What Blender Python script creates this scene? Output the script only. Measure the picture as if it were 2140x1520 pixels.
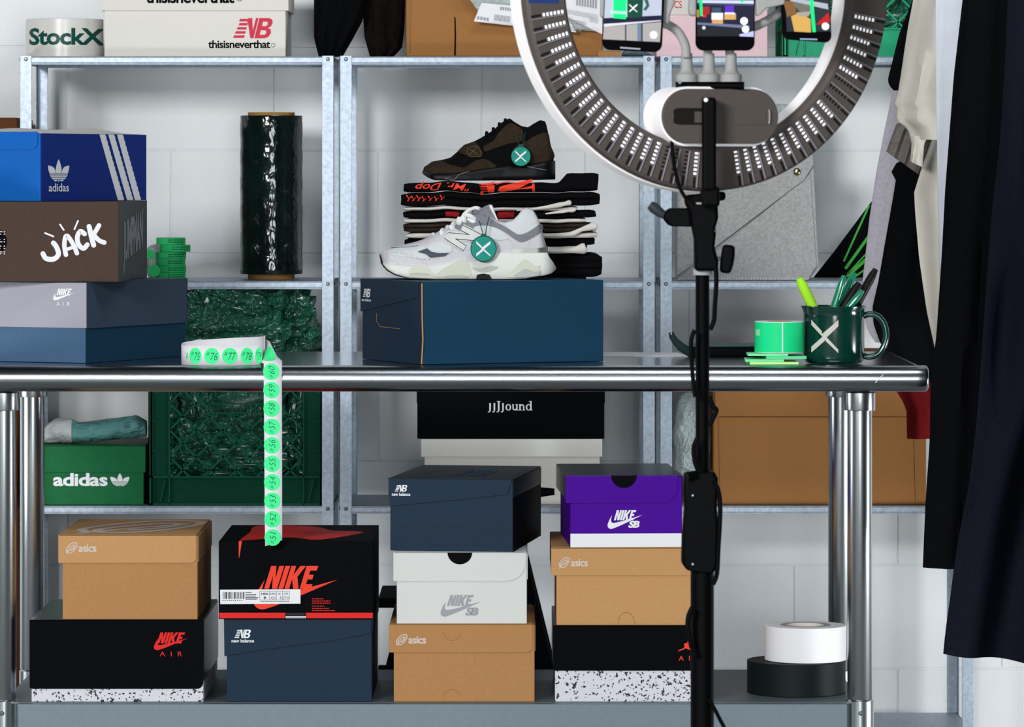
import bpy, bmesh, math, random
from mathutils import Vector, Matrix, noise
from mathutils.geometry import tessellate_polygon
random.seed(7)
PI = math.pi
sc = bpy.context.scene
for o in list(bpy.data.objects):
    bpy.data.objects.remove(o)

# ------------------------------------------------------------------ camera, world, lamps, exposure
F = 9562.5; CXP = 1070.0; HY = 360.0; CZ = 1.2176; D0 = 7.5
cam_d = bpy.data.cameras.new('camera'); cam = bpy.data.objects.new('camera', cam_d)
sc.collection.objects.link(cam); sc.camera = cam
cam.location = (0, -D0, CZ); cam.rotation_euler = (PI/2, 0, 0)
cam_d.sensor_width = 36.0; cam_d.lens = F/2140*36.0
cam_d.shift_y = -(760-HY)/2140.0
cam_d.clip_start = 0.1; cam_d.clip_end = 60
cam_d.dof.use_dof = True; cam_d.dof.focus_distance = 7.65; cam_d.dof.aperture_fstop = 20.0

sc.view_settings.view_transform = 'Standard'
sc.view_settings.look = 'None'
sc.view_settings.exposure = -0.25
sc.view_settings.gamma = 1.0
sc.view_settings.use_curve_mapping = False

world = bpy.data.worlds.new('world'); sc.world = world; world.use_nodes = True
wb = world.node_tree.nodes['Background']
wb.inputs[0].default_value = (0.50, 0.62, 0.68, 1); wb.inputs[1].default_value = 0.012

def area(name, loc, target, sx, sy, power, col):
    d = bpy.data.lights.new(name, 'AREA'); d.shape = 'RECTANGLE'; d.size = sx; d.size_y = sy
    d.energy = power; d.color = col
    o = bpy.data.objects.new(name, d); sc.collection.objects.link(o)
    o.location = loc
    o.rotation_euler = (Vector(target)-Vector(loc)).to_track_quat('-Z', 'Y').to_euler()
    return o
area('ceiling_softbox', (-2.5, -6.8, 2.7), (0.1, 0.8, 0.7), 1.6, 1.0, 440, (1.0, 0.99, 0.985))
area('ceiling_panel', (0.45, -1.2, 3.0), (0.1, 1.2, 0.9), 1.3, 0.5, 24, (0.90, 0.97, 1.0))
area('front_fill', (0.55, -8.2, 0.95), (0.4, 0.8, 0.4), 1.7, 1.6, 165, (0.92, 0.98, 1.0))  # added soft fill behind the camera, not an actual window
area('low_side_fill', (2.2, -0.35, 0.40), (0.35, 1.45, 0.45), 0.8, 0.4, 34, (0.97, 0.99, 1.0))  # added unseen fill standing in for floor bounce, lifts the lower right wall
area('low_left_fill', (-2.3, -0.2, 0.55), (-0.3, 1.45, 0.6), 0.6, 0.4, 16, (0.95, 0.98, 1.0))  # added unseen fill for the lower left, no real fixture

# ------------------------------------------------------------------ helpers
def PX(px, y): return (px-CXP)*(D0+y)/F
def PZ(py, y): return CZ-(py-HY)*(D0+y)/F
def S(y): return (D0+y)/F
def P(px, py, y): return Vector((PX(px, y), y, PZ(py, y)))
def lerp(a, b, t): return a+(b-a)*t
def interp(pts, t):
    if t <= pts[0][0]: return pts[0][1]
    for (a, va), (b, vb) in zip(pts, pts[1:]):
        if t <= b: return va+(vb-va)*(t-a)/(b-a) if b > a else vb
    return pts[-1][1]
def lin(c):
    return tuple((x/12.92 if x <= 0.04045 else ((x+0.055)/1.055)**2.4) for x in c)
def hx(s):
    s = s.lstrip('#'); return lin(tuple(int(s[i:i+2], 16)/255 for i in (0, 2, 4)))

MATS = {}
def M(name, col=None, rough=0.6, metal=0.0, var=0.06, vs=180, bump=0.0, bs=300, coat=0.0, em=0.0, alpha=1.0, trans=0.0, aniso=0.0, stretch=None, spec=None, vor=False, sheen=0):
    if name in MATS: return MATS[name]
    if isinstance(col, str): col = hx(col)
    m = bpy.data.materials.new(name); m.use_nodes = True
    nt = m.node_tree; b = nt.nodes['Principled BSDF']
    b.inputs['Base Color'].default_value = (*col, 1)
    b.inputs['Roughness'].default_value = rough; b.inputs['Metallic'].default_value = metal
    if coat: b.inputs['Coat Weight'].default_value = coat; b.inputs['Coat Roughness'].default_value = 0.12
    if spec is None and metal == 0 and not coat: spec = .15
    if spec is not None: b.inputs['Specular IOR Level'].default_value = spec
    if trans: b.inputs['Transmission Weight'].default_value = trans; b.inputs['IOR'].default_value = 1.3
    if alpha < 1: b.inputs['Alpha'].default_value = alpha
    if aniso: b.inputs['Anisotropic'].default_value = aniso
    if sheen: b.inputs['Sheen Weight'].default_value = sheen
    if em:
        b.inputs['Emission Color'].default_value = (*col, 1); b.inputs['Emission Strength'].default_value = em
    if var or bump:
        tc = nt.nodes.new('ShaderNodeTexCoord'); mp = nt.nodes.new('ShaderNodeMapping')
        nt.links.new(tc.outputs['Object'], mp.inputs[0])
        if stretch: mp.inputs['Scale'].default_value = stretch
        n = nt.nodes.new('ShaderNodeTexNoise'); n.inputs['Scale'].default_value = vs; n.inputs['Detail'].default_value = 4
        nt.links.new(mp.outputs[0], n.inputs['Vector'])
        if var:
            mx = nt.nodes.new('ShaderNodeMix'); mx.data_type = 'RGBA'; mx.blend_type = 'MIX'
            mx.inputs[6].default_value = (*[c*(1-2*var) for c in col], 1)
            mx.inputs[7].default_value = (*[min(1, c*(1+2*var)+var*0.02) for c in col], 1)
            nt.links.new(n.outputs['Fac'], mx.inputs[0]); nt.links.new(mx.outputs[2], b.inputs['Base Color'])
        if bump:
            if vor:
                n2 = nt.nodes.new('ShaderNodeTexVoronoi'); n2.inputs['Scale'].default_value = bs
                n2.distance = 'EUCLIDEAN'; out = n2.outputs['Distance']
                nd = nt.nodes.new('ShaderNodeTexNoise'); nd.inputs['Scale'].default_value = bs*0.6
                ad = nt.nodes.new('ShaderNodeMixRGB'); ad.inputs[0].default_value = 0.12
                nt.links.new(mp.outputs[0], nd.inputs['Vector'])
                nt.links.new(mp.outputs[0], ad.inputs[1]); nt.links.new(nd.outputs['Color'], ad.inputs[2])
                nt.links.new(ad.outputs[0], n2.inputs['Vector'])
            else:
                n2 = nt.nodes.new('ShaderNodeTexNoise'); n2.inputs['Scale'].default_value = bs; out = n2.outputs['Fac']
                nt.links.new(mp.outputs[0], n2.inputs['Vector'])
            bp = nt.nodes.new('ShaderNodeBump'); bp.inputs['Strength'].default_value = bump; bp.inputs['Distance'].default_value = 0.01 if vor else 0.002
            nt.links.new(out, bp.inputs['Height']); nt.links.new(bp.outputs[0], b.inputs['Normal'])
    MATS[name] = m
    return m

def speckle_mat():
    m = bpy.data.materials.new('speckled_card'); m.use_nodes = True; nt = m.node_tree; b = nt.nodes['Principled BSDF']
    b.inputs['Roughness'].default_value = 0.6
    tc = nt.nodes.new('ShaderNodeTexCoord')
    cols = []
    for sc_, lo, lo2 in ((170, 0.27, 0.30), (72, 0.21, 0.235)):
        nz = nt.nodes.new('ShaderNodeTexNoise'); nz.inputs['Scale'].default_value = sc_*1.5
        mm = nt.nodes.new('ShaderNodeMixRGB'); mm.inputs[0].default_value = 0.008 if sc_ > 100 else 0.02
        nt.links.new(tc.outputs['Object'], nz.inputs['Vector']); nt.links.new(tc.outputs['Object'], mm.inputs[1]); nt.links.new(nz.outputs['Color'], mm.inputs[2])
        v = nt.nodes.new('ShaderNodeTexVoronoi'); v.inputs['Scale'].default_value = sc_; v.inputs['Randomness'].default_value = 1
        nt.links.new(mm.outputs[0], v.inputs['Vector'])
        r = nt.nodes.new('ShaderNodeValToRGB'); r.color_ramp.elements[0].position = lo; r.color_ramp.elements[1].position = lo2
        nt.links.new(v.outputs['Distance'], r.inputs[0]); cols.append(r)
    mx = nt.nodes.new('ShaderNodeMixRGB'); mx.blend_type = 'MULTIPLY'; mx.inputs[0].default_value = 1
    nt.links.new(cols[0].outputs[0], mx.inputs[1]); nt.links.new(cols[1].outputs[0], mx.inputs[2])
    m2 = nt.nodes.new('ShaderNodeMixRGB'); m2.inputs[1].default_value = (0.01, 0.01, 0.012, 1); m2.inputs[2].default_value = (0.62, 0.62, 0.68, 1)
    nt.links.new(mx.outputs[0], m2.inputs[0]); nt.links.new(m2.outputs[0], b.inputs['Base Color'])
    return m

# root matrices: everything is written in world metres, children are stored relative to their thing
RM = {}
def link(o): sc.collection.objects.link(o)
def tag(o, label, cat, group=None, kind=None):
    if label: o['label'] = label
    if cat: o['category'] = cat
    if group: o['group'] = group
    if kind: o['kind'] = kind
    return o
def thing(name, label, cat, loc=(0, 0, 0), rz=0.0, group=None):
    o = bpy.data.objects.new(name, None); link(o); o.empty_display_size = 0.05
    o.location = loc; o.rotation_euler = (0, 0, rz)
    RM[o] = Matrix.Translation(Vector(loc)) @ Matrix.Rotation(rz, 4, 'Z')
    return tag(o, label, cat, group)

class MB:
    def __init__(s): s.v = []; s.f = []; s.m = []; s.mi = 0
    def add(s, vs, fs):
        b = len(s.v); s.v += [Vector(v) for v in vs]
        for f in fs: s.f.append([b+i for i in f]); s.m.append(s.mi)
        return s
    def box(s, x0, x1, y0, y1, z0, z1):
        return s.add([(x0,y0,z0),(x1,y0,z0),(x1,y1,z0),(x0,y1,z0),(x0,y0,z1),(x1,y0,z1),(x1,y1,z1),(x0,y1,z1)],
                     [(3,2,1,0),(4,5,6,7),(0,1,5,4),(1,2,6,5),(2,3,7,6),(3,0,4,7)])
    def prism(s, poly, d0, d1, ax='y'):
        # poly in (x,z) extruded over y (ax='y'), (y,z) over x ('x'), (x,y) over z ('z')
        def mk(a, b, d):
            return (a, d, b) if ax == 'y' else ((d, a, b) if ax == 'x' else (a, b, d))
        n = len(poly)
        vs = [mk(a, b, d0) for a, b in poly]+[mk(a, b, d1) for a, b in poly]
        tri = tessellate_polygon([[Vector((a, b, 0)) for a, b in poly]])
        fs = [tuple(t) for t in tri]+[tuple(i+n for i in reversed(t)) for t in tri]
        fs += [(i, (i+1) % n, (i+1) % n+n, i+n) for i in range(n)]
        return s.add(vs, fs)
    def rings(s, rings, cap=True, closed=True):
        n = len(rings[0]); vs = [p for r in rings for p in r]; fs = []
        for i in range(len(rings)-1):
            for j in range(n if closed else n-1):
                a = i*n+j; b = i*n+(j+1) % n
                fs.append((a, b, b+n, a+n))
        if cap and closed:
            fs.append(tuple(reversed(range(n)))); k = (len(rings)-1)*n; fs.append(tuple(range(k, k+n)))
        return s.add(vs, fs)
    def lathe(s, prof, c=(0, 0, 0), n=40, cap=True):
        c = Vector(c)
        rs = [[c+Vector((r*math.cos(2*PI*j/n), r*math.sin(2*PI*j/n), z)) for j in range(n)] for r, z in prof]
        return s.rings(rs, cap)
    def hollow(s, r0, r1, z0, z1, c, n=40):
        return s.lathe([(r0, z0), (r1, z0), (r1, z1), (r0, z1), (r0, z0)], c, n, cap=False)
    def tube(s, pts, r, n=10):
        pts = [Vector(p) for p in pts]; rs = []
        up = None
        for i, p in enumerate(pts):
            t = (pts[min(i+1, len(pts)-1)]-pts[max(i-1, 0)]).normalized()
            if up is None: up = Vector((0, 0, 1)) if abs(t.z) < 0.9 else Vector((0, 1, 0))
            a = t.cross(up).normalized(); up = a.cross(t).normalized()
            rr = r[i] if isinstance(r, (list, tuple)) else r
            rs.append([p+a*rr*math.cos(2*PI*j/n)+up*rr*math.sin(2*PI*j/n) for j in range(n)])
        return s.rings(rs)
    def xf(s, mat, start=0):
        for i in range(start, len(s.v)): s.v[i] = mat @ s.v[i]
        return s
    def build(s, name, mats, parent=None, smooth=None, bevel=0.0, loc=None, local=False, label=None, solid=0, sub=0, seg=2):
        me = bpy.data.meshes.new(name)
        root = parent
        while root is not None and root not in RM: root = root.parent
        vs = s.v
        if parent is not None and not local:
            inv = RM[root].inverted(); vs = [inv @ v for v in vs]
        if parent is None and loc is not None:
            vs = [v-Vector(loc) for v in vs]
        me.from_pydata([tuple(v) for v in vs], [], s.f)
        if not isinstance(mats, (list, tuple)): mats = [mats]
        for m in mats: me.materials.append(m)
        if len(mats) > 1: me.polygons.foreach_set('material_index', s.m)
        bm = bmesh.new(); bm.from_mesh(me)
        bmesh.ops.remove_doubles(bm, verts=bm.verts, dist=1e-6)
        bmesh.ops.recalc_face_normals(bm, faces=bm.faces); bm.to_mesh(me); bm.free()
        if smooth:
            me.polygons.foreach_set('use_smooth', [True]*len(me.polygons))
            me.set_sharp_from_angle(angle=math.radians(smooth))
        me.update()
        o = bpy.data.objects.new(name, me); link(o)
        if parent is not None: o.parent = parent
        elif loc is not None: o.location = loc
        if solid:
            md = o.modifiers.new('solid', 'SOLIDIFY'); md.thickness = solid; md.offset = 0
        if sub:
            md = o.modifiers.new('sub', 'SUBSURF'); md.levels = sub; md.render_levels = sub
        if bevel:
            md = o.modifiers.new('bevel', 'BEVEL'); md.width = bevel; md.segments = seg; md.limit_method = 'ANGLE'; md.angle_limit = math.radians(40)
        if label: o['label'] = label
        return o

# ------------------------------------------------------------------ flat print: shapes written in photo pixels, mapped on real faces
_gl = {}
def glyphs(s, bold, shear, space):
    k = (s, bold, shear, space)
    if k in _gl: return _gl[k]
    cu = bpy.data.curves.new('t', 'FONT'); cu.body = s; cu.size = 1; cu.offset = bold; cu.shear = shear
    cu.space_character = space; cu.resolution_u = 3; cu.fill_mode = 'FRONT'
    o = bpy.data.objects.new('t', cu); link(o); bpy.context.view_layer.update()
    dg = bpy.context.evaluated_depsgraph_get(); me = bpy.data.meshes.new_from_object(o.evaluated_get(dg))
    v = [(p.co.x, p.co.y) for p in me.vertices]; f = [tuple(p.vertices) for p in me.polygons]
    bpy.data.objects.remove(o); bpy.data.curves.remove(cu); bpy.data.meshes.remove(me)
    x0 = min(a for a, b in v); x1 = max(a for a, b in v); y0 = min(b for a, b in v); y1 = max(b for a, b in v)
    v = [((a-x0)/(x1-x0), 1-(b-y0)/(y1-y0)) for a, b in v]
    _gl[k] = (v, f); return _gl[k]

def catmull(pts, n=6, closed=True):
    out = []; N = len(pts)
    rng = range(N) if closed else range(N-1)
    for i in rng:
        g = (lambda k: pts[k % N]) if closed else (lambda k: pts[max(0, min(N-1, k))])
        p0, p1, p2, p3 = g(i-1), g(i), g(i+1), g(i+2)
        for k in range(n):
            t = k/n
            out.append(tuple(0.5*((2*p1[a])+(-p0[a]+p2[a])*t+(2*p0[a]-5*p1[a]+4*p2[a]-p3[a])*t*t+(-p0[a]+3*p1[a]-3*p2[a]+p3[a])*t**3) for a in range(len(p1))))
    if not closed: out.append(tuple(pts[-1]))
    return out

class Dec:
    sgn = 1
    def __init__(s): s.v = []; s.f = []; s.l = []; s.n = 0
    def add(s, v, f, l=None):
        b = len(s.v); s.v += list(v); s.f += [tuple(b+i for i in t) for t in f]
        s.n += 1; s.l += l if l else [s.n % 9]*len(v); return s
    def poly(s, pts, holes=()):
        loops = [[Vector((a, b, 0)) for a, b in l] for l in [pts, *holes]]
        tri = tessellate_polygon(loops); flat = [(p.x, p.y) for l in loops for p in l]
        return s.add(flat, tri)
    def rect(s, x0, y0, x1, y1): return s.add([(x0, y0), (x1, y0), (x1, y1), (x0, y1)], [(0, 1, 2, 3)])
    def disc(s, x, y, r, ry=None, n=28):
        ry = ry or r
        return s.poly([(x+r*math.cos(2*PI*i/n), y+ry*math.sin(2*PI*i/n)) for i in range(n)])
    def stroke(s, pts, w, caps=True, smooth=True):
        if smooth and len(pts) > 2: pts = catmull(pts, 5, False)
        N = len(pts); L = []; R = []; D_ = []
        for i, p in enumerate(pts):
            a = pts[max(i-1, 0)]; b = pts[min(i+1, N-1)]
            q = math.hypot(b[0]-a[0], b[1]-a[1]) or 1e-9; dx, dy = (b[0]-a[0])/q, (b[1]-a[1])/q
            L.append((p[0]-dy*w/2, p[1]+dx*w/2)); R.append((p[0]+dy*w/2, p[1]-dx*w/2)); D_.append((dx, dy))
        v = L+R; f = [(i, i+1, N+i+1, N+i) for i in range(N-1)]
        if caps:
            for e, sg in ((0, -1), (N-1, 1)):
                k = len(v); a0 = math.atan2(L[e][1]-pts[e][1], L[e][0]-pts[e][0])
                for j in range(1, 7): v.append((pts[e][0]+w/2*math.cos(a0-sg*PI*j/7), pts[e][1]+w/2*math.sin(a0-sg*PI*j/7)))
                f.append((e, *range(k, k+6), N+e))
        return s.add(v, f)
    def text(s, t, x0, y0, x1, y1, bold=0.0, shear=0.0, space=1.0, rot=0):
        v, f = glyphs(t, bold, shear, space)
        if rot == 90: v = [(b, 1-a) for a, b in v]
        if rot == 180: v = [(1-a, 1-b) for a, b in v]
        return s.add([(x0+a*(x1-x0), y0+b*(y1-y0)) for a, b in v], f)
    def unit(s, x0, y0, x1, y1, fn):
        d = Dec(); fn(d)
        return s.add([(x0+a*(x1-x0), y0+b*(y1-y0)) for a, b in d.v], d.f, [(q+s.n+1) % 9 for q in d.l])
    def rotated(s, ang, cx, cy):
        c, q = math.cos(ang), math.sin(ang)
        s.v = [(cx+(a-cx)*c-(b-cy)*q, cy+(a-cx)*q+(b-cy)*c) for a, b in s.v]; return s
    def place(s, name, mapper, mat, parent, slice_x=0, slice_y=0, local=False, label=None, smooth=None, solid=0, weld=False):
        v, f, lay = s.v, s.f, s.l
        if slice_x or slice_y:
            bm = bmesh.new(); vs = [bm.verts.new((a, b, q*1.0)) for (a, b), q in zip(v, lay)]
            for t in f:
                try: bm.faces.new([vs[i] for i in t])
                except ValueError: pass
            x0 = min(a for a, b in v); x1 = max(a for a, b in v); y0 = min(b for a, b in v); y1 = max(b for a, b in v)
            if slice_x:
                k = x0+slice_x
                while k < x1:
                    bmesh.ops.bisect_plane(bm, geom=bm.verts[:]+bm.edges[:]+bm.faces[:], plane_co=(k, 0, 0), plane_no=(1, 0, 0)); k += slice_x
            if slice_y:
                k = y0+slice_y
                while k < y1:
                    bmesh.ops.bisect_plane(bm, geom=bm.verts[:]+bm.edges[:]+bm.faces[:], plane_co=(0, k, 0), plane_no=(0, 1, 0)); k += slice_y
            bm.verts.index_update(); bm.verts.ensure_lookup_table()
            lay = [q.co.z for q in bm.verts]; v = [(q.co.x, q.co.y) for q in bm.verts]; f = [tuple(q.index for q in t.verts) for t in bm.faces]; bm.free()
        def mp(a, b, q):
            p = mapper(a, b); e = 1e-3
            u = mapper(a+e, b)-p; w_ = mapper(a, b+e)-p; nn = u.cross(w_)
            if nn.length: nn.normalize()
            return p-nn*q*0.00003*s.sgn
        mb = MB(); mb.add([mp(a, b, q) for (a, b), q in zip(v, lay)], f)
        return mb.build(name, mat, parent, local=local, label=label, smooth=smooth, solid=solid)

def lg_swoosh(d):
    up = catmull([(1, 0), (.72, .215), (.45, .42), (.27, .53), (.16, .57), (.105, .48), (.10, .28), (.128, 0)], 5, False)
    lo = catmull([(.128, 0), (.045, .38), (0, .70), (.015, .90), (.09, 1.0), (.20, .93), (.40, .72), (.62, .46), (1, 0)], 5, False)
    d.poly(up+lo[1:-1])
def lg_nike(d):
    L = [[(0,0),(0,1),(.24,1),(.38,.45),(.38,1),(.6,1),(.6,0),(.37,0),(.22,.58),(.22,0)], [(.66,0),(.66,1),(.88,1),(.88,0)],
         [(.94,0),(.94,1),(1.16,1),(1.16,.6),(1.36,1),(1.62,1),(1.37,.52),(1.60,0),(1.35,0),(1.16,.42),(1.16,0)],
         [(1.65,0),(1.65,1),(2.18,1),(2.18,.79),(1.88,.79),(1.88,.61),(2.1,.61),(2.1,.41),(1.88,.41),(1.88,.2),(2.18,.2),(2.18,0)]]
    k = .33; W = 2.18+k
    for q in L: d.poly([((x+k*y)/W, 1-y) for x, y in q])
def lg_sb(d): d.text('SB', 0, 0, 1, 1, bold=.05, shear=.25, space=.9)
def lg_nb(d):
    k = .32; W = 2.05+k
    def T(x, y): return ((x+k*y+.28)/(W+.28), 1-y)
    for i in range(5):
        y0 = .02+i*.205; x0 = -.28+.0*i+(.12 if i == 4 else .05*i)
        d.poly([T(x0, y0), T(.42, y0), T(.42, y0+.125), T(x0+.02, y0+.125)])
    d.poly([T(.36, 1), T(.62, 1), T(.86, .36), T(.86, 1), T(1.02, 1), T(1.02, 0), T(.82, 0), T(.42, .78), T(.36, .78)])
    B = [(1.08,0),(1.08,1),(1.7,1),(1.92,.93),(2.0,.76),(1.94,.6),(1.78,.52),(1.98,.44),(2.05,.26),(1.95,.07),(1.72,0)]
    d.poly([T(*p) for p in B], [[T(*p) for p in ((1.36,.17),(1.68,.17),(1.76,.27),(1.68,.40),(1.36,.40))], [T(*p) for p in ((1.36,.60),(1.64,.60),(1.72,.70),(1.64,.83),(1.36,.83))]])
def lg_trefoil(d):
    d.poly(catmull([(.38,.64),(.36,.42),(.42,.18),(.5,0),(.58,.18),(.64,.42),(.62,.64)], 5, False))
    for sg in (1, -1):
        q = catmull([(.36,.64),(.33,.48),(.22,.34),(0,.28),(.01,.48),(.06,.64)], 5, False)
        d.poly([(a if sg == 1 else 1-a, b) for a, b in q])
    for y0, w in ((.68, .43), (.76, .39), (.84, .33)):
        d.rect(.5-w, y0, .5+w, y0+.05)
    for sg in (1, -1):
        q = [(.24,.92),(.46,.92),(.36,1.0),(.30,.98)]
        d.poly([(a if sg == 1 else 1-a, b) for a, b in q])
    d.poly([(.48,.92),(.52,.92),(.54,1.0),(.46,1.0)])
def lg_asics(d):
    d.stroke([(.05,.98),(.18,.82),(.4,.62),(.62,.45),(.85,.28)], .07)
    d.stroke([(.10,.9),(.02,.66),(.2,.34),(.5,.08),(.8,.02),(.96,.14),(.92,.4),(.7,.72),(.42,.92),(.22,.9),(.16,.7),(.34,.45),(.6,.25),(.76,.24),(.76,.42),(.6,.62),(.44,.7)], .085)
def lg_jump(d):
    d.poly([(0,.98),(.1,.86),(.34,.74),(.45,.6),(.40,.42),(.46,.3),(.6,.28),(.62,.16),(.68,0),(.72,.02),(.7,.18),(.74,.3),(.78,.34),(.95,.36),(.96,.42),(.76,.44),(.7,.58),(.78,.72),(1.0,.9),(.97,.98),(.66,.80),(.5,.72),(.36,.84),(.1,.95)])
    d.disc(.68, .25, .06)
def lg_x(d):
    d.poly([(0,0),(.38,.34),(.38,.43),(1,0),(1,.19),(.53,.55),(.53,.5),(1,.9),(1,1),(.99,1),(.55,.66),(.53,.68),(.53,.6),(0,1),(0,.82),(.40,.51),(.0,.16)])
def nike_air(d, nx0, ny0, nx1, ny1, swx0, swy0, swx1, swy1, air):
    d.unit(nx0, ny0, nx1, ny1, lg_nike); d.unit(swx0, swy0, swx1, swy1, lg_swoosh)
    if air: d.text('A I R', *air, space=1.3)
    return d
# ------------------------------------------------------------------ materials
m_block = M('painted_block', (.80, .83, .845), .72, var=.03, vs=9, bump=.35, bs=160)
m_mortar = M('painted_mortar', (.72, .75, .765), .8, var=.05, vs=60)
m_conc = M('concrete_floor', (.20, .21, .21), .7, var=.12, vs=12)
m_galv = M('galvanised_steel', (.34, .40, .47), .45, .6, var=.2, vs=130, bump=.05, bs=90)
m_bolt = M('zinc_bolt', (.12, .13, .15), .35, .9, var=0)
m_stain = M('stainless_steel', (.36, .39, .42), .24, 1.0, var=.06, vs=14, bump=.06, bs=220, stretch=(.15, 1, 12))
m_staintop = M('stainless_top', (.40, .43, .46), .16, 1.0, var=.06, vs=10, bump=.03, bs=120, stretch=(.15, 1, 1))
m_apron = M('satin_steel', (.15, .19, .22), .5, .6, var=.05, vs=90)
m_chrome = M('chrome_tube', (.45, .48, .50), .27, 1.0, var=.05, vs=20, stretch=(1, 1, .2))
m_kraft = M('kraft_board', '#ab7e50', .8, var=.09, vs=420)
m_kraft2 = M('kraft_board_light', '#bb8e5e', .8, var=.09, vs=520)
m_carton = M('corrugated_board', '#97693c', .85, var=.08, vs=300, bump=.15, bs=150, stretch=(4, 4, .3))
m_navy = M('navy_card', '#152b3e', .62, var=.12, vs=600)
m_navy_blue = M('blue_card', '#0f3952', .62, var=.12, vs=600)
m_black = M('black_card', (.0026, .0032, .0042), .6, var=0, spec=.02)
m_blackg = M('black_gloss_card', (.003,.0045,.006), .28, var=0, spec=.4)
m_white = M('white_card', '#d0d3d0', .6, var=.02, vs=300)
m_cream = M('off_white_card', '#d5d2cb', .7, var=.02, vs=300)
m_pink = M('pink_card', '#e6c6cc', .65, var=.02)
m_red = M('red_ink', '#d8231f', .55, var=.03, vs=300)
m_red2 = M('orange_red_ink', '#e8402c', .6, var=.05, vs=500)
m_brown = M('brown_card', '#47382f', .75, var=.12, vs=500)
m_dteal = M('dark_teal_card', '#141c22', .4, var=.06, vs=300)
m_greyl = M('warm_grey_card', '#9d9ca8', .65, var=.07, vs=500)
m_greyd = M('slate_card', '#3a4a5c', .65, var=.1, vs=500)
m_slate_b = M('slate_blue_card', '#42607f', .65, var=.1, vs=500)
m_blue = M('bright_blue_card', '#0a5cb0', .55, var=.06, vs=400)
m_royal = M('royal_blue_card', '#06297c', .55, var=.1, vs=600)
m_green = M('green_card', '#066034', .55, var=.1, vs=60)
m_purple = M('purple_gloss_card', '#460090', .62, var=.08, vs=300, spec=.10)
m_ink = M('white_ink', '#e4e6ea', .6, var=0)
m_inkg = M('grey_ink', '#9a9ba1', .6, var=0)
m_inks = M('silver_ink', '#cbbfb4', .5, var=0)
m_inkk = M('black_ink', (.003,.003,.004), .8, var=0, spec=.05)
m_spk = speckle_mat()

# ------------------------------------------------------------------ the setting
def struct(mb, name, mat, parent=None, **k):
    o = mb.build(name, mat, parent, **k)
    if parent is None: o['kind'] = 'structure'
    return o
YW = 1.45
floor = struct(MB().box(-3.2, 3.2, -8.2, YW+.2, -.1, 0), 'floor', m_conc)
wall = struct(MB().box(-3.2, 3.2, YW+.0015, YW+.2, 0, 2.9), 'wall_back', m_mortar)
RM[wall] = Matrix.Identity(4)
bw, bh, jt = .406, .203, .0035
zr0 = PZ(97, YW)
def block_mesh():
    o = MB().box(-bw/2+jt/2, bw/2-jt/2, 0, .0025, -bh/2+jt/2, bh/2-jt/2).build('block', m_block, wall, local=True, bevel=.0016)
    return o
b0 = block_mesh(); first = True
for r in range(-6, 8):
    z = zr0-bh*(r+.5)
    if z < -bh*.4 or z > 2.75: continue
    off = PX(140, YW) if r % 2 == 0 else PX(357, YW)
    for c in range(-4, 6):
        x = off+bw*(c+.5)
        if abs(x) > 2.3: continue
        if first: o = b0; first = False
        else: o = b0.copy(); link(o)
        o.location = (x, YW-.0005, z)

# ------------------------------------------------------------------ steel shelving: three bays side by side
YR = 1.05; DR = .305
ZS = [PZ(118, YR), PZ(588, YR), PZ(1058, YR), PZ(1530, YR)]
LIP = 15*S(YR)
bolt0 = None
def bolt_at(parent, x, y, z, side=0):
    global bolt0
    if bolt0 is None:
        mb = MB(); prof = [(0.0001, -.0022), (.0026, -.002), (.0036, -.001), (.0038, 0)]
        rs = [[(r*math.cos(2*PI*j/12), yy, r*math.sin(2*PI*j/12)) for j in range(12)] for r, yy in prof]
        mb.rings(rs); o = mb.build('bolt', m_bolt, parent, smooth=40, local=True); bolt0 = o
    else:
        o = bolt0.copy(); link(o); o.parent = parent
    rt = RM[parent]
    o.location = rt.inverted() @ Vector((x, y, z)); o.rotation_euler = (0, 0, side)
    return o
def shelving(label, pl, pr):
    x0, x1 = PX(pl, YR), PX(pr, YR)
    t = thing('shelving_unit', label, 'shelf', ((x0+x1)/2, YR+DR/2, 0), group='steel shelving units along the wall')
    zt = PZ(116.5, YR); w = .0215; k = .0016
    for sx, xx in ((1, x0), (-1, x1)):
        for sy, yy in ((1, YR), (-1, YR+DR)):
            L = [(0, 0), (w, 0), (w, .004), (w-k, .004), (w-k, k), (k, k), (k, w+.008), (0, w+.008)]
            MB().prism([(xx+sx*a, yy+sy*b) for a, b in L], 0.0, zt, 'z').build('post', m_galv, t, bevel=.0004)
    for i, z in enumerate(ZS):
        mb = MB(); a, b = x0+k+.0004, x1-k-.0004; f, g = YR+k+.0003, YR+DR-k-.0003
        mb.box(a, b, f, g, z-.0012, z)
        for yy in (f, g-.0012):
            mb.box(a, b, yy, yy+.0012, z-LIP, z)
        mb.box(a, b, f, f+.010, z-LIP-.0012, z-LIP+.0003); mb.box(a, b, g-.010, g, z-LIP-.0012, z-LIP+.0003)
        mb.box(a, a+.0012, f, g, z-LIP, z); mb.box(b-.0012, b, f, g, z-LIP, z)
        mb.build('shelf', m_galv, t)
        # rolled hems of the shelf lip
        mb = MB()
        for zz in (z-.0014, z-LIP+.0014):
            mb.tube([(x0+w+.0005, f-.0002, zz), (x1-w-.0005, f-.0002, zz)], .0013, 8)
        mb.build('shelf_hem', m_galv, t, smooth=60)
        for xx in (x0+w*.5, x1-w*.5):
            bolt_at(t, xx, YR, z-LIP*.3-.001)
        bolt_at(t, x0, YR+.012, z-LIP*.4, -PI/2); bolt_at(t, x1, YR+.012, z-LIP*.4, PI/2)
    return t
shelving('galvanised steel shelving bay holding the green crate and the dark film roll', 42, 697)
shelving('galvanised steel shelving bay behind the stacked shoes and folded shirts', 711, 1368)
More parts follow.
